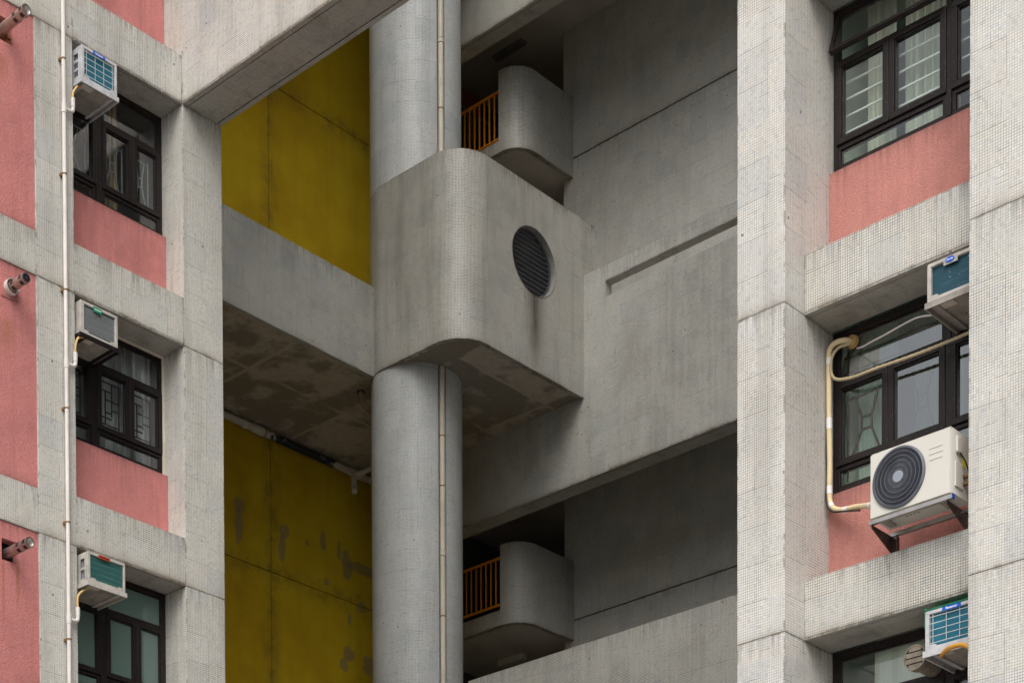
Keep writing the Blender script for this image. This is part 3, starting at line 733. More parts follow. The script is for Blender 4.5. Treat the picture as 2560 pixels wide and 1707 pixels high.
# gallery parapet (left of the column) on two storeys, slab above
for dz in (0, 8.25):
    box('gallery_parapet', M['tile_c'], core, 14.925, 22.06, 22.98, 23.066, ZD0+dz, 17.104+dz, .004)
box('upper_gallery_slab', M['soffit'], core, 14.93, 24.83, 23.07, 25.70, ZD0+8.27, ZD0+8.5)
box('low_gallery_slab', M['soffit'], core, 14.93, 24.83, 23.07, 25.70, 7.45, 7.68)
# yellow wall, in panels with recessed grooves
xs = [14.93, 18.3, 22.17, 26.0]; zs = [GZ, 5.1, 13.36, 21.6, 24.2]
for i in range(3):
    for j in range(4):
        box('wall_panel', M['yellow'], core, xs[i]+(.008 if i else 0), min(xs[i+1]-.008, 25.14), 25.72, 25.80, zs[j]+.008, zs[j+1]-.008, .003)
box('groove_backing', M['groove'], core, 14.93, 25.13, 25.735, 25.9, GZ, 24.2)
# slotted band (gallery front on the right) and the one above it
XS, TH = 24.84, .345
grid_wall('x', XS, .168, [9.965, 20.483, 25.70], [14.365, 17.155, 17.425, 17.666], {(0, 1)}).obj('slotted_band', M['tile_c'], core, .004, weld='recalc')
box('band_beam', M['tile_c'], core, XS+.1685, XS+TH, 9.965, 25.70, 14.366, 15.70)
grid_wall('x', XS, TH, [9.965, 25.70], [22.615, TOP], set()).obj('upper_band', M['tile_c'], core, .004, weld='recalc')
for z in (14.345, 22.595):
    box('drip_lip', M['tile_sof'], core, XS+.002, XS+.062, 9.966, 25.69, z, z+.0195)
    box('soffit_tiles', M['tile_sof'], core, XS+.078, XS+TH-.002, 9.966, 25.69, z+.003, z+.0195)
box('slot_soffit', M['tile_sof'], core, XS+.003, XS+.165, 9.967, 20.481, 17.412, 17.4245)
# back wall with horizontal grooves
XW = 27.05
for a, b in ((GZ, 13.18), (13.205, 21.385), (21.41, TOP)):
    box('back_wall', M['tile_bk'], core, XW, XW+.3, 9.965, 23.27, a, b)
box('groove_backing', M['dark_mortar'], core, XW+.015, XW+.28, 9.98, 23.25, GZ, TOP)
for z in (15.45, 23.725):
    box('corridor_slab', M['plain_soffit'], core, 25.19, 29.6, 9.97, 25.70, z, z+.22)
# stairwell enclosure
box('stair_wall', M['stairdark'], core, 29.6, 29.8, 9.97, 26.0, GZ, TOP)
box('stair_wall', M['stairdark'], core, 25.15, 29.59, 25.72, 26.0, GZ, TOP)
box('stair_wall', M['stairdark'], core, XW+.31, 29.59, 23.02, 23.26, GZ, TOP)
box('orange_wall_band', M['orange_wall'], core, 26.2, 27.37, 25.66, 25.715, 23.27, 23.72)
for k, dz in enumerate((0., 8.225)):
    X0, Y0, r_ = 25.595, 23.04, .43; zb, zl, zt = 12.825+dz, 13.10+dz, 14.235+dz
    if k: zl = 21.262
    ac = [(X0+r_-r_*math.sin(t), Y0+r_-r_*math.cos(t)) for t in [math.pi/2*i/16 for i in range(17)]]
    o1 = [(XW-.001, Y0)]+ac+[(X0, 23.53)]; i1 = off(o1, .1)
    L = MB(); L.wall(o1, zb, zt, True, 0, flip=True); L.wall(i1, zb, zt, True)
    o2 = [(X0, 23.53), (X0, 25.70)]; i2 = [(X0+.1, 23.53), (X0+.1, 25.70)]
    L.wall(o2, zb, zl, False, 0, flip=True); L.wall(i2, zb, zl)
    for oo, ii, z2 in ((o1, i1, zt), (o2, i2, zl)):
        for (p, q, pi_, qi) in zip(oo, oo[1:], ii, ii[1:]):
            L.face([(*p, zb), (*pi_, zb), (*qi, zb), (*q, zb)], [(p[0], p[1]), (pi_[0], pi_[1]), (qi[0], qi[1]), (q[0], q[1])], [(.5, 0)]*4)
            L.face([(*p, z2), (*q, z2), (*qi, z2), (*pi_, z2)], [(0, 0)]*4, [(0, 1)]*4)
    L.face([(X0, 23.53, zl), (X0, 23.53, zt), (X0+.1, 23.53, zt), (X0+.1, 23.53, zl)], [(0, 0)]*4)
    L.obj('landing_parapet', M['tile_c'], core)
    pl = [(XW-.01, Y0+.1)]+[p for p in off(ac, .098)]+[(X0+.098, 25.70), (29.5, 25.70), (29.5, 23.275), (XW-.01, 23.275)]
    s = MB(); s.poly(pl, zb+.03, True); s.poly(pl, zb+.2, False); s.obj('landing_soffit', M['plain_soffit'], core)
    # flight of stairs rising behind the landing
    st = MB(); a, b = Vector((26.6, 24.5, zb+.5)), Vector((29.3, 24.5, zb+2.35))
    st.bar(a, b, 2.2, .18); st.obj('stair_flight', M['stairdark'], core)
    # orange railing
    rl = thing('railing', (X0+.05, 24.5, zl), ('upper' if k else 'lower')+' orange stair railing beside the '+('upper' if k else 'lower')+' rounded landing', 'railing', 'orange stair railings')
    rl.location = (0, 0, 0)
    zt_, zb_ = (14.035, 13.215) if not k else (22.14, 21.325)
    MB().cyl((X0+.05, 23.54, zt_), (X0+.05, 25.69, zt_), .026, 12).obj('handrail', M['orange'], rl)
    MB().cyl((X0+.05, 23.54, zb_), (X0+.05, 25.69, zb_), .024, 12).obj('bottom_rail', M['orange'], rl)
    for q in range(18):
        y = 23.552+q*.1205
        if y < 25.68: MB().bar((X0+.05, y, zb_), (X0+.05, y, zt_), .02, .02, (1, 0, 0)).obj('baluster', M['orange'], rl)
# security gate far inside the upper landing
gate = thing('metal_gate', (26.6, 25.45, 21.2), 'dark barred metal gate inside the upper stairwell', 'gate'); gate.location = (0, 0, 0)
for i in range(16):
    MB().bar((25.9+i*.11, 25.5, 21.25), (25.9+i*.11, 25.5, 23.2), .02, .02, (1, 0, 0)).obj('bar', M['lamp_dark'], gate)
MB().bar((25.8, 25.5, 23.2), (27.7, 25.5, 23.2), .05, .05).obj('top_rail', M['lamp_dark'], gate)
MB().bar((25.8, 25.5, 21.27), (27.7, 25.5, 21.27), .05, .05).obj('bottom_rail', M['lamp_dark'], gate)
# roof over the deep part
box('core_roof', M['shell'], core, 25.14, 29.8, 9.97, 26.0, TOP-.3, TOP-.1)
# low parapet in front
par = thing('parapet_wall', (22.2, 15, GZ), 'low grey mosaic parapet wall along the bottom of the recess', 'wall'); par.location = (0, 0, 0)
box('parapet', M['tile_c'], par, 22.2, 22.45, 9.97, 21.09, GZ, 10.437, .004)
box('parapet_return', M['tile_c'], par, 22.451, 24.6, 20.84, 21.085, GZ, 10.43, .004)

# ------------------------------------------------------------------ lamps in the stairwell
def ceiling_light(x, y, z, L, mat, label, hh=.11):
    t = thing('ceiling_light', (x, y, z), label, 'light fixture', 'stairwell ceiling lights')
    MB().box(-.07, .07, -L/2, L/2, -hh, -.002).obj('lamp_body', mat, t, .008)
    MB().box(-.072, .072, L/2-.13, L/2-.125, -hh-.002, -.01).obj('end_cap', mat, t)
    MB().box(-.085, .085, -L/2-.02, L/2+.02, -.004, 0).obj('base_plate', mat, t)
    return t
ceiling_light(26.97, 24.49, 12.855, .62, M['lamp_body'], 'cream box lamp under the lower rounded landing')
ceiling_light(26.73, 24.3, 23.725, .70, M['lamp_dark'], 'dark strip lamp on the ceiling over the upper landing', .05)

# ------------------------------------------------------------------ pipes
def coupling(p, r, hgt, mat, parent, name='coupling'):
    m = MB(); x, y, z = p
    m.cyl((x, y, z-hgt/2), (x, y, z+hgt/2), r, 16)
    for q in (-.5, .5): m.cyl((x, y, z+q*hgt-.006), (x, y, z+q*hgt+.006), r*1.12, 16)
    return m.obj(name, mat, parent)
pp = Vector((CX, CY))+nb*(RC-.024)+Vector((-nb.y, nb.x))*.008
dp = thing('drain_pipe', (0, 0, 0), 'cream drain pipe set in a slot of the round column', 'pipe')
MB().cyl((pp.x, pp.y, GZ), (pp.x, pp.y, 28), .043, 20).obj('pipe', M['pvc_dirty'], dp)
for z in (20.82, 12.76, 9.6, 23.6): coupling((pp.x, pp.y, z), .0475, .07, M['pvc_dirty'], dp)
for z in (19.75, 13.82, 11.76, 14.63-.02): MB().cyl((pp.x, pp.y, z-.01), (pp.x, pp.y, z+.01), .0455, 20).obj('clamp', M['clamp'], dp)

dl = thing('drain_pipe', (0, 0, 0), 'thin white drain pipe running down the left wing', 'pipe')
PX, PYp, PR = 12.683, 18.105, .0235
MB().cyl((PX, PYp, GZ), (PX, PYp, 19), PR, 16).obj('pipe', M['pvc'], dl)
for z in (14.08, 12.845, 11.60, 10.325, 9.09, 7.82, 6.6, 15.3):
    q = MB(); q.cyl((PX, PYp, z-.008), (PX, PYp, z+.008), PR+.004, 16); q.box(PX-.04, PX+.04, PYp+.012, YL+.003, z-.02, z+.006); q.obj('clamp', M['clamp'], dl)
for z in (13.557, 10.813, 8.045):
    MB().cyl((PX, PYp, z-.055), (PX, PYp, z+.055), PR+.005, 16).obj('tee', M['pvc'], dl)
    q = smooth_path([(PX, PYp, z), (PX+.07, PYp, z-.004), (PX+.108, PYp, z+.012), (PX+.118, PYp, z+.045), (PX+.118, PYp, z+.15)], 5)
    MB().tube(q, .0215, 12).obj('elbow', M['pvc'], dl)
    MB().cyl((PX+.118, PYp, z+.06), (PX+.118, PYp, z+.155), .0245, 14).obj('socket', M['pvc'], dl)

hp = thing('ceiling_pipe', (0, 0, 0), 'pipe with peeling white paint under the gallery along the yellow wall', 'pipe')
MB().cyl((14.95, 25.60, 15.595), (24.82, 25.60, 15.595), .062, 16).obj('pipe', M['peel'] if 'peel' in M else peel_mat(), hp)
for a, b, r_ in ((21.45, 21.52, .074), (21.66, 21.90, .076), (21.90, 21.93, .088), (23.9, 24.2, .072)):
    MB().cyl((a, 25.60, 15.595), (b, 25.60, 15.595), r_, 16).obj('collar', M['pipe_brown'] if r_ > .08 else M['pvc_dirty'], hp)
q = smooth_path([(24.10, 25.58, 15.58), (23.98, 25.5, 15.50), (23.85, 25.42, 15.42), (23.80, 25.38, 15.30), (23.79, 25.36, 15.2), (23.74, 25.30, 15.10)], 4)
MB().tube(q, .052, 12).obj('elbow', M['pvc_dirty'], hp)
q = smooth_path([(23.88, 25.44, 15.45), (23.98, 25.1, 15.53), (24.1, 24.7, 15.58)], 4)
MB().tube(q, .05, 12).obj('branch', M['pvc_dirty'], hp)
sp = thing('pipe_spout', (22.22, 23.5, 15.7), 'short bent brown spout poking from the gallery soffit beside the column', 'pipe'); sp.location = (0, 0, 0)
MB().tube(smooth_path([(22.224, 23.52, 15.71), (22.22, 23.515, 15.60), (22.24, 23.50, 15.52), (22.33, 23.50, 15.47), (22.5, 23.5, 15.45)], 5), .036, 12).obj('spout', M['pipe_brown'], sp)
MB().cyl((22.224, 23.52, 15.69), (22.224, 23.52, 15.7015), .07, 14).obj('collar', M['dark_mortar'], sp)

def flue(x, z, L, r, label, mat, plug, collar):
    t = thing('flue_pipe', (x, YL+.02, z), label, 'flue', 'flues in the left pink wall')
    m = MB(); m.cyl((0, .12, 0), (0, -L, 0), r, 28, cap=False); m.cyl((0, -L, 0), (0, .1, 0), r-.004, 28, cap=False)
    m.obj('tube', mat, t)
    m = MB()
    for q in ((-L+.05), (-L+.17 if L > .35 else -L+.20)):
        for i in range(14):
            a = 2*math.pi*i/14
            if i % 3 == 2: continue
            for kx in range(4):
                yy = q-.018+kx*.012
                p = Vector((math.cos(a), 0, math.sin(a)))*(r+.0012); tt = Vector((-math.sin(a), 0, math.cos(a)))*.013
                m.face([p-tt+Vector((0, yy-.004, 0)), p+tt+Vector((0, yy-.004, 0)), p+tt+Vector((0, yy+.004, 0)), p-tt+Vector((0, yy+.004, 0))], [(0, 0)]*4)
    vs = m.obj('vent_slots', M['black'], t); vs['kind'] = 'stuff'
    if plug:
        MB().cyl((0, -L-.004, 0), (0, -L+.02, 0), r*.98, 28).obj('end_plug', M['cond_grille'], t)
        for i in range(12):
            a = 2*math.pi*i/12
            MB().bar((r*.25*math.cos(a), -L-.006, r*.25*math.sin(a)), (r*.82*math.cos(a), -L-.006, r*.82*math.sin(a)), .012, .006, (0, 1, 0)).obj('plug_slot', M['black'], t)
    else:
        MB().cyl((0, -L+.001, 0), (0, -L+r*1.3, 0), r*.985, 28, r1=.006, cap=False).obj('inner_cone', M['steel'], t)
        m = MB(); m.cyl((0, -L-.003, 0), (0, -L+.012, 0), r+.003, 28, cap=False); m.obj('end_rim', M['steel'], t)
    if collar:
        m = MB(); m.cyl((0, -.07, 0), (0, .0, 0), .081, 28, cap=False); m.cyl((0, -.0705, 0), (0, -.0, 0), .076, 28, cap=False)
        for i in range(28):
            a, b = 2*math.pi*i/28, 2*math.pi*(i+1)/28
            m.face([(0.081*math.cos(a), -.0705, 0.081*math.sin(a)), (0.081*math.cos(b), -.0705, 0.081*math.sin(b)), (.076*math.cos(b), -.0705, .076*math.sin(b)), (.076*math.cos(a), -.0705, .076*math.sin(a))], [(0, 0)]*4)
        m.obj('collar', M['pvc'], t)
    return t
flue(11.97, 14.085, .43, .052, 'steel flue sticking out of a broken brick hole, topmost of three', M['steel_warm'], False, False)
flue(12.012, 11.375, .31, .051, 'brown steel flue with slotted end plug and white collar', M['steel_warm'], True, True)
flue(11.965, 8.565, .40, .052, 'shiny open steel flue in a square black hole', M['steel'], False, False)

# ------------------------------------------------------------------ window air conditioners
def text_mesh(body, size, mat, parent, loc, shear=0.):
    cu = bpy.data.curves.new('label_text', 'FONT'); cu.body = body; cu.size = size; cu.align_x = 'CENTER'; cu.align_y = 'CENTER'; cu.shear = shear; cu.offset = size*.02
    tmp = bpy.data.objects.new('tmp', cu); COL.objects.link(tmp); bpy.context.view_layer.update()
    me = bpy.data.meshes.new_from_object(tmp.evaluated_get(bpy.context.evaluated_depsgraph_get()))
    bpy.data.objects.remove(tmp); me.materials.clear(); me.materials.append(mat)
    o = bpy.data.objects.new('label_text', me); link(o, parent); o.location = loc; o.rotation_euler = (R(90), 0, 0); return o
def aircon(loc, rz, w_, h_, dep_, label, style):
    """origin at the outer bottom left corner; local x right, y into the room"""
    t = thing('window_air_conditioner', loc, label, 'air conditioner', 'window air conditioners', rz)
    body = M['ac_white'] if style in ('grid',) else M['ac_cream']
    fr = .034
    m = MB()
    m.box(0, w_, fr, dep_, h_-.008, h_); m.box(0, w_, fr, dep_, .0, .008); m.box(w_-.008, w_, fr, dep_, .008, h_-.008)
    m.box(0, .008, fr+.20, dep_, .008, h_-.008)
    # left flank with openings
    nz = {'grid': 3, 'green': 2, 'dull': 1, 'deep': 1}[style]
    if style in ('grid', 'green'):
        ys = [fr, fr+.035, fr+.115, fr+.2]; zs_ = [.008]
        for i in range(nz):
            a = .05+(h_-.09)*i/nz; zs_ += [a, a+(h_-.09)/nz-.022]
        zs_ += [h_-.008]
        holes = {(1, 2*i+1) for i in range(nz)}
        g_ = grid_wall('x', 0, .008, ys, zs_, holes)
        for f in g_.f: m.face([g_.v[i] for i in f], [(0, 0)]*len(f))
    else:
        m.box(0, .008, fr, fr+.2, .008, h_-.008)
    m.obj('casing', body, t, weld='recalc')
    f = MB(); sd_ = {'grid': .035, 'green': .03, 'dull': .045, 'deep': .032}[style]
    f.box(0, w_, 0, fr, 0, .034); f.box(0, w_, 0, fr, h_-.028, h_); f.box(0, sd_, 0, fr, .034, h_-.028); f.box(w_-sd_*.7, w_, 0, fr, .034, h_-.028)
    f.obj('front_frame', body, t, .003)
    for px in (.03, w_-.10):
        q = MB(); q.face([(px, -.002, .03), (px+.08, -.002, .03), (px+.06, -.002, .05), (px+.012, -.002, .05)], [(0, 0)]*4)
        q.face([(px+.08, .012, .03), (px, .012, .03), (px+.012, .012, .05), (px+.06, .012, .05)], [(0, 0)]*4); q.obj('corner_tab', body, t)
    cm = {'grid': 'teal', 'dull': 'teal_dull', 'green': 'green_fin', 'deep': 'deep_teal'}[style]
    MB().box(sd_, w_-sd_*.7, fr*.75, fr+.08, .03, h_-.02).obj('coil', M[cm], t)
    if style == 'grid':
        for i in range(4):
            x = sd_+.032+i*(w_-sd_-.09)/3.
            MB().bar((x, .006, .05), (x, .006, h_-.03), .004, .004, (0, 1, 0)).obj('grille_wire', M['wire'], t)
        for i in range(5):
            z = .06+i*(h_-.115)/4.
            MB().bar((sd_, .002, z), (w_-sd_*.7, .002, z), .004, .004, (0, 1, 0)).obj('grille_wire', M['wire'], t)
    elif style in ('dull', 'green'):
        nn = 15 if style == 'dull' else 16
        for i in range(nn):
            z = .06+i*(h_-.10)/nn
            MB().bar((sd_+.01, .014, z), (w_-sd_*.7, .014, z), .0028, .0028, (0, 1, 0)).obj('grille_wire', M['wire'] if style == 'dull' else M['green_fin'], t)
    MB().box(.022, w_-.022, fr+.085, dep_-.02, .02, h_-.02).obj('inner_core', M['cond_hub'], t)
    # drip tray and underside
    u = MB(); u.box(.0, w_, .03, dep_, -.012, -.001); u.obj('underside', M['ac_under'], t)
    u = MB(); u.box(-.018, w_+.018, -.012, .002, -.045, .004); u.box(-.018, -.004, .002, dep_, -.045, .004); u.box(w_+.004, w_+.018, .002, dep_, -.045, .004); u.box(w_*.86, w_*.93, .03, dep_, -.03, -.0125); u.box(w_*.1, w_*.17, .03, dep_, -.03, -.0125)
    u.obj('support_frame', {'dull': M['frame2'], 'deep': M['ac_under']}.get(style, body), t)
    u = MB(); u.box(w_*.12, w_*.42, .05, .13, -.018, -.0125); u.obj('drain_cover', M['pvc_dirty'], t)
    for i in range(7):
        x, y = random.uniform(.1, w_-.1), random.uniform(.12, dep_-.1); MB().box(x, x+.012, y, y+.006, -.0135, -.0122).obj('vent_slot', M['black'], t)
    # label
    if style == 'grid':
        q = MB().box(w_*.32, w_*.66, -.006, -.0005, h_-.034, h_-.002).obj('label', M['blue_label'], t)
        text_mesh('Panasonic', .026, M['white_print'], q, (w_*.49, -.0068, h_-.018))
    elif style == 'dull':
        q = MB().box(w_*.34, w_*.55, -.008, -.0005, h_-.066, h_-.014).obj('label', M['green_label'], t)
        MB().box(w_*.35, w_*.54, -.0095, -.0085, h_-.044, h_-.036).obj('label_stripe', M['white_print'], q)
    elif style == 'green':
        q = MB().box(w_*.28, w_*.58, -.007, -.0005, h_-.042, h_-.006).obj('label', M['red_label'], t)
        MB().box(w_*.31, w_*.55, -.0085, -.0075, h_-.028, h_-.020).obj('label_stripe', M['dark_print'], q)
    else:
        q = MB(); q.cyl((w_*.42, -.001, h_-.03), (w_*.42, -.006, h_-.03), .022, 24); lab = q.obj('label', M['blue_label'], t)
        lab.data.transform(Matrix.Translation((w_*.42, 0, 0)) @ Matrix.Diagonal((1.9, 1, 1, 1)) @ Matrix.Translation((-w_*.42, 0, 0)))
        text_mesh('Carrier', .021, M['white_print'], lab, (w_*.42, -.0068, h_-.03), .3)
        MB().box(w_*.30, w_*.56, -.0008, .004, h_-.062, h_-.004).obj('label_plate', body, t)
    return t
aircon((12.862, 18.022, 13.925), 0, .468, .365, .60, 'window air conditioner with bright teal coil and blue label, top of the left wing', 'grid')
aircon((12.862, 18.082, 11.203), 0, .492, .36, .54, 'beige window air conditioner with grey coil and green label on the left wing', 'dull')
aircon((12.862, 17.990, 8.478), 0, .497, .33, .62, 'window air conditioner with sea-green coil and red label on the left wing', 'green')
aircon((14.10, 8.243, 8.458), R(-90), .49, .312, .56, 'window air conditioner with dark teal coil and oval badge under the right spandrel', 'deep')
aircon((14.10, 8.252, 5.668), R(-90), .49, .325, .56, 'window air conditioner with teal coil and blue label at the lower right', 'grid')
cl = MB(); cl.box(14.11, 14.5, 8.255, 8.268, 5.86, 6.03); cl.box(14.105, 14.5, 7.75, 8.268, 6.0, 6.012)
tag(cl.obj('tarpaulin', M['green_cloth'], None, .004), 'green tarpaulin draped over the lower right air conditioner', 'tarpaulin')

def hose(name, pts, r, mat, label, cat='hose', group=None, n=7):
    return tag(MB().tube(smooth_path(pts, n), r, 12).obj(name, mat), label, cat, group)
for z, x0_, za, lab in ((13.557, 12.92, 13.915, 'yellowed hose from the blue-label air conditioner to the white pipe'), (10.813, 12.895, 11.185, 'yellowed hose from the green-label air conditioner to the white pipe'), (8.045, 12.945, 8.462, 'yellowed hose from the red-label air conditioner to the white pipe')):
    hose('drain_hose', [(x0_+.03, 18.12, za), (x0_, 18.11, za-.012), (x0_-.06, 18.105, za-.05), (PX+.122, PYp, za-.14), (PX+.118, PYp, z+.14)], .0125, M['hose'], lab, 'hose', 'air conditioner drain hoses')
hose('drain_hose', [(14.22, 8.16, 5.655), (14.13, 8.12, 5.625), (14.04, 8.0, 5.625), (13.98, 7.85, 5.60), (13.96, 7.76, 5.54), (13.95, 7.70, 5.45)], .019, M['orange_hose'], 'orange hose curving below the lower right air conditioner', 'hose', 'air conditioner drain hoses')

# ------------------------------------------------------------------ outdoor condenser on its bracket
ct = thing('outdoor_condenser', (13.90, 8.648, 6.795), 'white outdoor condenser with round grey fan grille on the right wing', 'air conditioner', None, R(-90))
cw, ch, cdp = .742, .505, .30
FXc, FZc, FR = .268, .255, .232
m = MB()
# front face with round opening
def rimc(t):
    cx, cz_ = math.cos(t), math.sin(t)
    k = min(((cw-.015-FXc) if cx > 0 else FXc)/max(abs(cx), 1e-6), ((ch-FZc) if cz_ > 0 else FZc)/max(abs(cz_), 1e-6)); return (FXc+cx*k, FZc+cz_*k)
aa = sorted([2*math.pi*i/56 for i in range(56)]+[math.atan2(b-FZc, a-FXc) % (2*math.pi) for a in (0, cw-.015) for b in (0, ch)])
for t0, t1 in zip(aa, aa[1:]+[aa[0]+2*math.pi]):
    A, B = (FXc+FR*math.cos(t0), FZc+FR*math.sin(t0)), (FXc+FR*math.cos(t1), FZc+FR*math.sin(t1)); P0, P1 = rimc(t0), rimc(t1)
    m.face([(x, 0, z) for x, z in (A, P0, P1, B)], [(0, 0)]*4)
    m.face([(A[0], 0, A[1]), (B[0], 0, B[1]), (B[0], .05, B[1]), (A[0], .05, A[1])], [(0, 0)]*4, None, True)
m.face([(0, 0, 0), (0, 0, ch), (0, cdp, ch), (0, cdp, 0)], [(0, 0)]*4)
m.face([(0, 0, ch), (cw-.015, 0, ch), (cw, .03, ch), (cw, cdp, ch), (0, cdp, ch)], [(0, 0)]*5)
m.face([(0, 0, 0), (0, cdp, 0), (cw, cdp, 0), (cw, .03, 0), (cw-.015, 0, 0)], [(0, 0)]*5)
m.face([(0, cdp, 0), (0, cdp, ch), (cw, cdp, ch), (cw, cdp, 0)], [(0, 0)]*4)
m.face([(cw-.015, 0, 0), (cw, .03, 0), (cw, .03, ch), (cw-.015, 0, ch)], [(0, 0)]*4)
m.face([(cw, .03, 0), (cw, cdp, 0), (cw, cdp, ch), (cw, .03, ch)], [(0, 0)]*4)
m.obj('casing', M['cond'], ct, weld='recalc')
MB().box(.004, cw-.004, .004, cdp-.004, ch+.001, ch+.012).obj('top_cover', M['cond'], ct, .006)
for z in (.30, .345, .39):
    MB().box(.545, .665 if z != .345 else .672, -.004, .002, z, z+.010).obj('embossed_line', M['cond'], ct, .002)
MB().cyl((FXc, .06, FZc), (FXc, .09, FZc), FR-.005, 40).obj('fan_cavity', M['fan_dark'], ct)
for b_ in range(3):
    f = MB(); a = b_*2.094
    for i in range(8):
        r0, r1 = .05+i*.02, .07+i*.02
        q = [(r0, a+.0), (r0, a+1.15), (r1, a+1.22+.02*i), (r1, a-.02*i)]
        f.face([(FXc+r*math.cos(t), .035+(.02 if k in (1, 2) else 0), FZc+r*math.sin(t)) for k, (r, t) in enumerate(q)], [(0, 0)]*4)
    f.obj('fan_blade', M['fan_dark'], ct)
gm = MB(); NS = 84
for i in range(NS):
    a = 2*math.pi*i/NS; pts = []
    for j in range(6):
        r = .045+(FR-.05)*j/5; t = a+.55*(j/5)**1.3
        pts.append((FXc+r*math.cos(t), -.012, FZc+r*math.sin(t)))
    for p, q in zip(pts, pts[1:]): gm.bar(p, q, .0026, .006, (0, 1, 0))
for r in (.085, .125, .162, .197):
    for i in range(40):
        a, b = 2*math.pi*i/40, 2*math.pi*(i+1)/40
        gm.bar((FXc+r*math.cos(a), -.016, FZc+r*math.sin(a)), (FXc+r*math.cos(b), -.016, FZc+r*math.sin(b)), .005, .006, (0, 1, 0))
gm.obj('fan_grille', M['cond_grille'], ct)
gr_ = MB()
for i in range(48):
    a, b = 2*math.pi*i/48, 2*math.pi*(i+1)/48
    pr = [[(FXc+r*math.cos(t), y, FZc+r*math.sin(t)) for t in (a, b)] for r, y in ((FR+.012, .0), (FR+.010, -.014), (FR-.006, -.02), (FR-.016, -.004))]
    for p, q in zip(pr, pr[1:]): gr_.face([p[0], p[1], q[1], q[0]], [(0, 0)]*4, None, True)
gr_.obj('grille_rim', M['cond_grille'], ct)
MB().cyl((FXc, -.008, FZc), (FXc, -.024, FZc), .047, 28).obj('hub', M['cond_hub'], ct, .003)
MB().box(cw, cw+.022, .06, .15, .33, .46).obj('valve_cover', M['cond'], ct, .012)
MB().box(cw, cw+.012, .05, .17, .06, .26).obj('side_panel', M['cond'], ct, .008)
MB().box(cw+.001, cw+.003, .17, .225, .25, .32).obj('sticker', M['yellow_tag'], ct)
for z in (.12, .18): MB().cyl((cw, .20, z), (cw+.05, .20, z), .018, 14).obj('valve', M['clamp'], ct)
MB().tube(smooth_path([(cw+.022, .10, .33), (cw+.03, .16, .29), (cw+.03, .22, .23), (cw+.02, .25, .18)], 5), .006, 8).obj('cord', M['cable'], ct)
MB().box(.05, .11, .03, .23, -.02, -.001).obj('foot', M['ac_under'], ct); MB().box(cw-.16, cw-.10, .03, .23, -.02, -.001).obj('foot', M['ac_under'], ct)
for i in range(9):
    x, y = .24+.035*(i % 5), .10+.05*(i//5); MB().box(x, x+.02, y, y+.008, -.0025, -.0008).obj('drain_slot', M['black'], ct)
bt = thing('wall_bracket', (13.9, 8.648, 6.775), 'stainless steel bracket carrying the outdoor condenser', 'bracket', None, R(-90))
zB = -.002
MB().box(-.012, cw+.012, -.012, .022, -.035, zB).obj('front_bar', M['steel'], bt, .002)
MB().box(-.012, cw+.012, .31, .345, -.035, zB).obj('rear_bar', M['steel'], bt, .002)
MB().box(cw+.0125, cw+.02, -.014, .024, -.037, .0).obj('end_cap', M['blue_cap'], bt)
for x in (.012, cw-.04):
    q = MB(); P_ = [(x, -.01, -.037), (x, .35, -.037), (x, .35, -.19), (x, .33, -.192), (x, -.01, -.062)]
    Q_ = [(x+.006, y, z) for _, y, z in P_]; q.face(P_, [(0, 0)]*5); q.face(Q_[::-1], [(0, 0)]*5)
    for i in range(5): q.face([P_[i], Q_[i], Q_[(i+1) % 5], P_[(i+1) % 5]], [(0, 0)]*4)
    q.obj('side_plate', M['dark_steel'], bt, weld='recalc')
    MB().box(x, x+.045, .315, .36, -.19, -.037).obj('post', M['dark_steel'], bt, .002)

# ------------------------------------------------------------------ pipes and cables round the lower right window
ins = thing('insulated_pipe', (0, 0, 0), 'thick cream insulated pipe bent round the window to the condenser', 'pipe')
pts = [(14.60, 9.275, 8.70), (14.53, 9.30, 8.695), (14.50, 9.38, 8.69), (14.49, 9.436, 8.64), (14.49, 9.442, 8.52), (14.49, 9.441, 8.24), (14.49, 9.438, 7.97), (14.49, 9.432, 7.66), (14.49, 9.434, 7.41), (14.48, 9.40, 7.29), (14.46, 9.29, 7.225), (14.38, 9.10, 7.17), (14.24, 8.88, 7.075), (14.13, 8.74, 7.01), (14.08, 8.652, 6.99)]
pts = [(x-.0, y-.006, z) for x, y, z in pts]
sp_ = smooth_path(pts, 6)
MB().tube(sp_, .0235, 14).obj('pipe', M['insul'], ins)
for i in (22, 34, 46, 52, 61, 72):
    MB().tube([sp_[i], sp_[i+1], sp_[i+2]], .0255, 14).obj('tape', M['tape'], ins)
hose('cable', [(14.49, 9.452, 8.55), (14.485, 9.452, 8.2), (14.48, 9.455, 7.8), (14.48, 9.45, 7.55), (14.46, 9.445, 7.35), (14.45, 9.38, 7.24), (14.42, 9.22, 7.185), (14.30, 9.0, 7.09)], .007, M['cable'], 'black cable following the cream insulated pipe', 'cable')
pt = MB(); pt.cyl((14.575, 9.265, 8.70), (14.605, 9.265, 8.70), .05, 14, r1=.06); tag(pt.obj('putty_plug', M['putty']), 'tan putty plug where the pipes enter the window corner', 'putty')
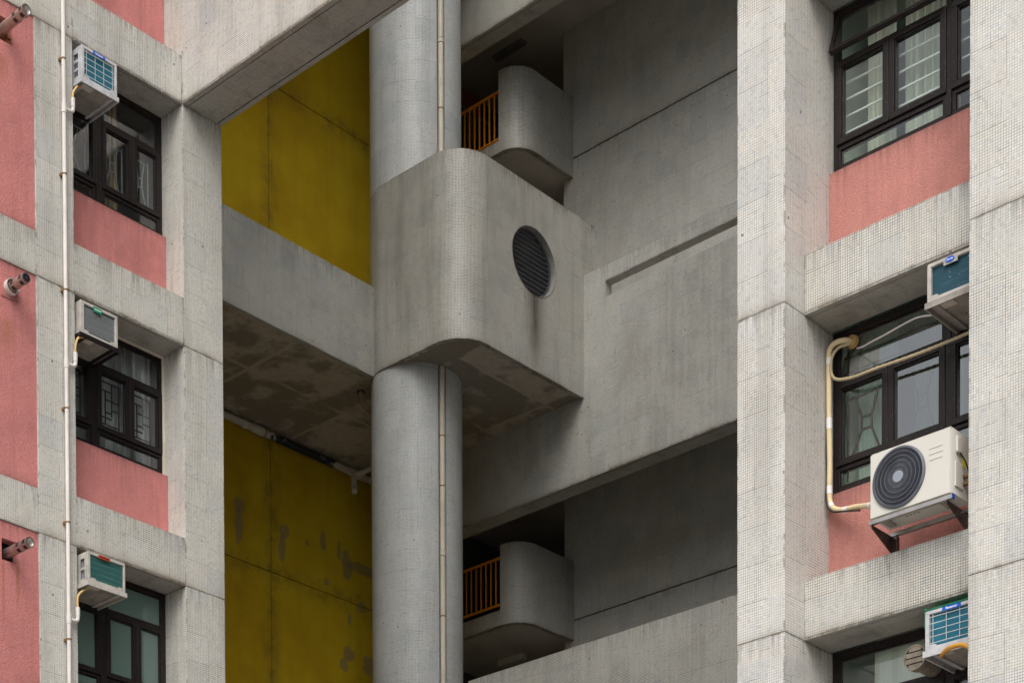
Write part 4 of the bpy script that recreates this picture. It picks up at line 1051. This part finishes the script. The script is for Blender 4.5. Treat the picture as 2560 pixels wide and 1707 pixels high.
cp = smooth_path([(14.57, 9.27, 8.675), (14.52, 9.36, 8.65), (14.49, 9.405, 8.57), (14.48, 9.41, 8.46), (14.48, 9.36, 8.37), (14.48, 9.20, 8.33), (14.48, 8.95, 8.325), (14.48, 8.6, 8.31), (14.47, 8.28, 8.305), (14.45, 8.05, 8.30), (14.43, 7.80, 8.29)], 22)
rad = [.0135+.0011*(1 if i % 4 < 2 else -1) for i in range(len(cp))]
tag(MB().tube(cp, .016, 12, rad).obj('corrugated_hose', M['corr']), 'ribbed beige hose sagging across the lower right window', 'hose')
hose('cable', [(14.60, 9.22, 8.63), (14.57, 9.15, 8.605), (14.56, 9.05, 8.61), (14.55, 8.9, 8.62), (14.55, 8.75, 8.64), (14.54, 8.6, 8.645), (14.53, 8.45, 8.61), (14.5, 8.3, 8.55), (14.45, 8.2, 8.47)], .008, M['pvc'], 'thin white cable hung across the top pane above the ribbed hose', 'cable')

# ------------------------------------------------------------------ round extractor vent, lower right
vt = thing('exhaust_vent', (14.60, 8.472, 5.734), 'sooty round extractor vent with slats beside the lower right air conditioner', 'vent', None, R(-90))
MB().cyl((0, .04, 0), (0, -.27, 0), .088, 28).obj('duct', M['vent_plastic'], vt)
hd = MB(); hd.cyl((0, -.22, 0), (0, -.30, 0), .104, 32, cap=False); hd.cyl((0, -.30, 0), (0, -.22, 0), .094, 32, cap=False)
for i in range(32):
    a, b = 2*math.pi*i/32, 2*math.pi*(i+1)/32
    hd.face([(.104*math.cos(a), -.30, .104*math.sin(a)), (.104*math.cos(b), -.30, .104*math.sin(b)), (.094*math.cos(b), -.30, .094*math.sin(b)), (.094*math.cos(a), -.30, .094*math.sin(a))], [(0, 0)]*4)
hd.obj('hood_rim', M['vent_plastic'], vt)
MB().cyl((0, -.265, 0), (0, -.275, 0), .095, 28).obj('hood_back', M['black'], vt)
for i in range(4):
    z = -.072+i*.048; hw = math.sqrt(max(.0005, .094**2-z*z))*.98
    MB().bar((-hw, -.292, z), (hw, -.292, z), .006, .037, (0, -.12, 1)).obj('slat', M['vent_plastic'], vt)
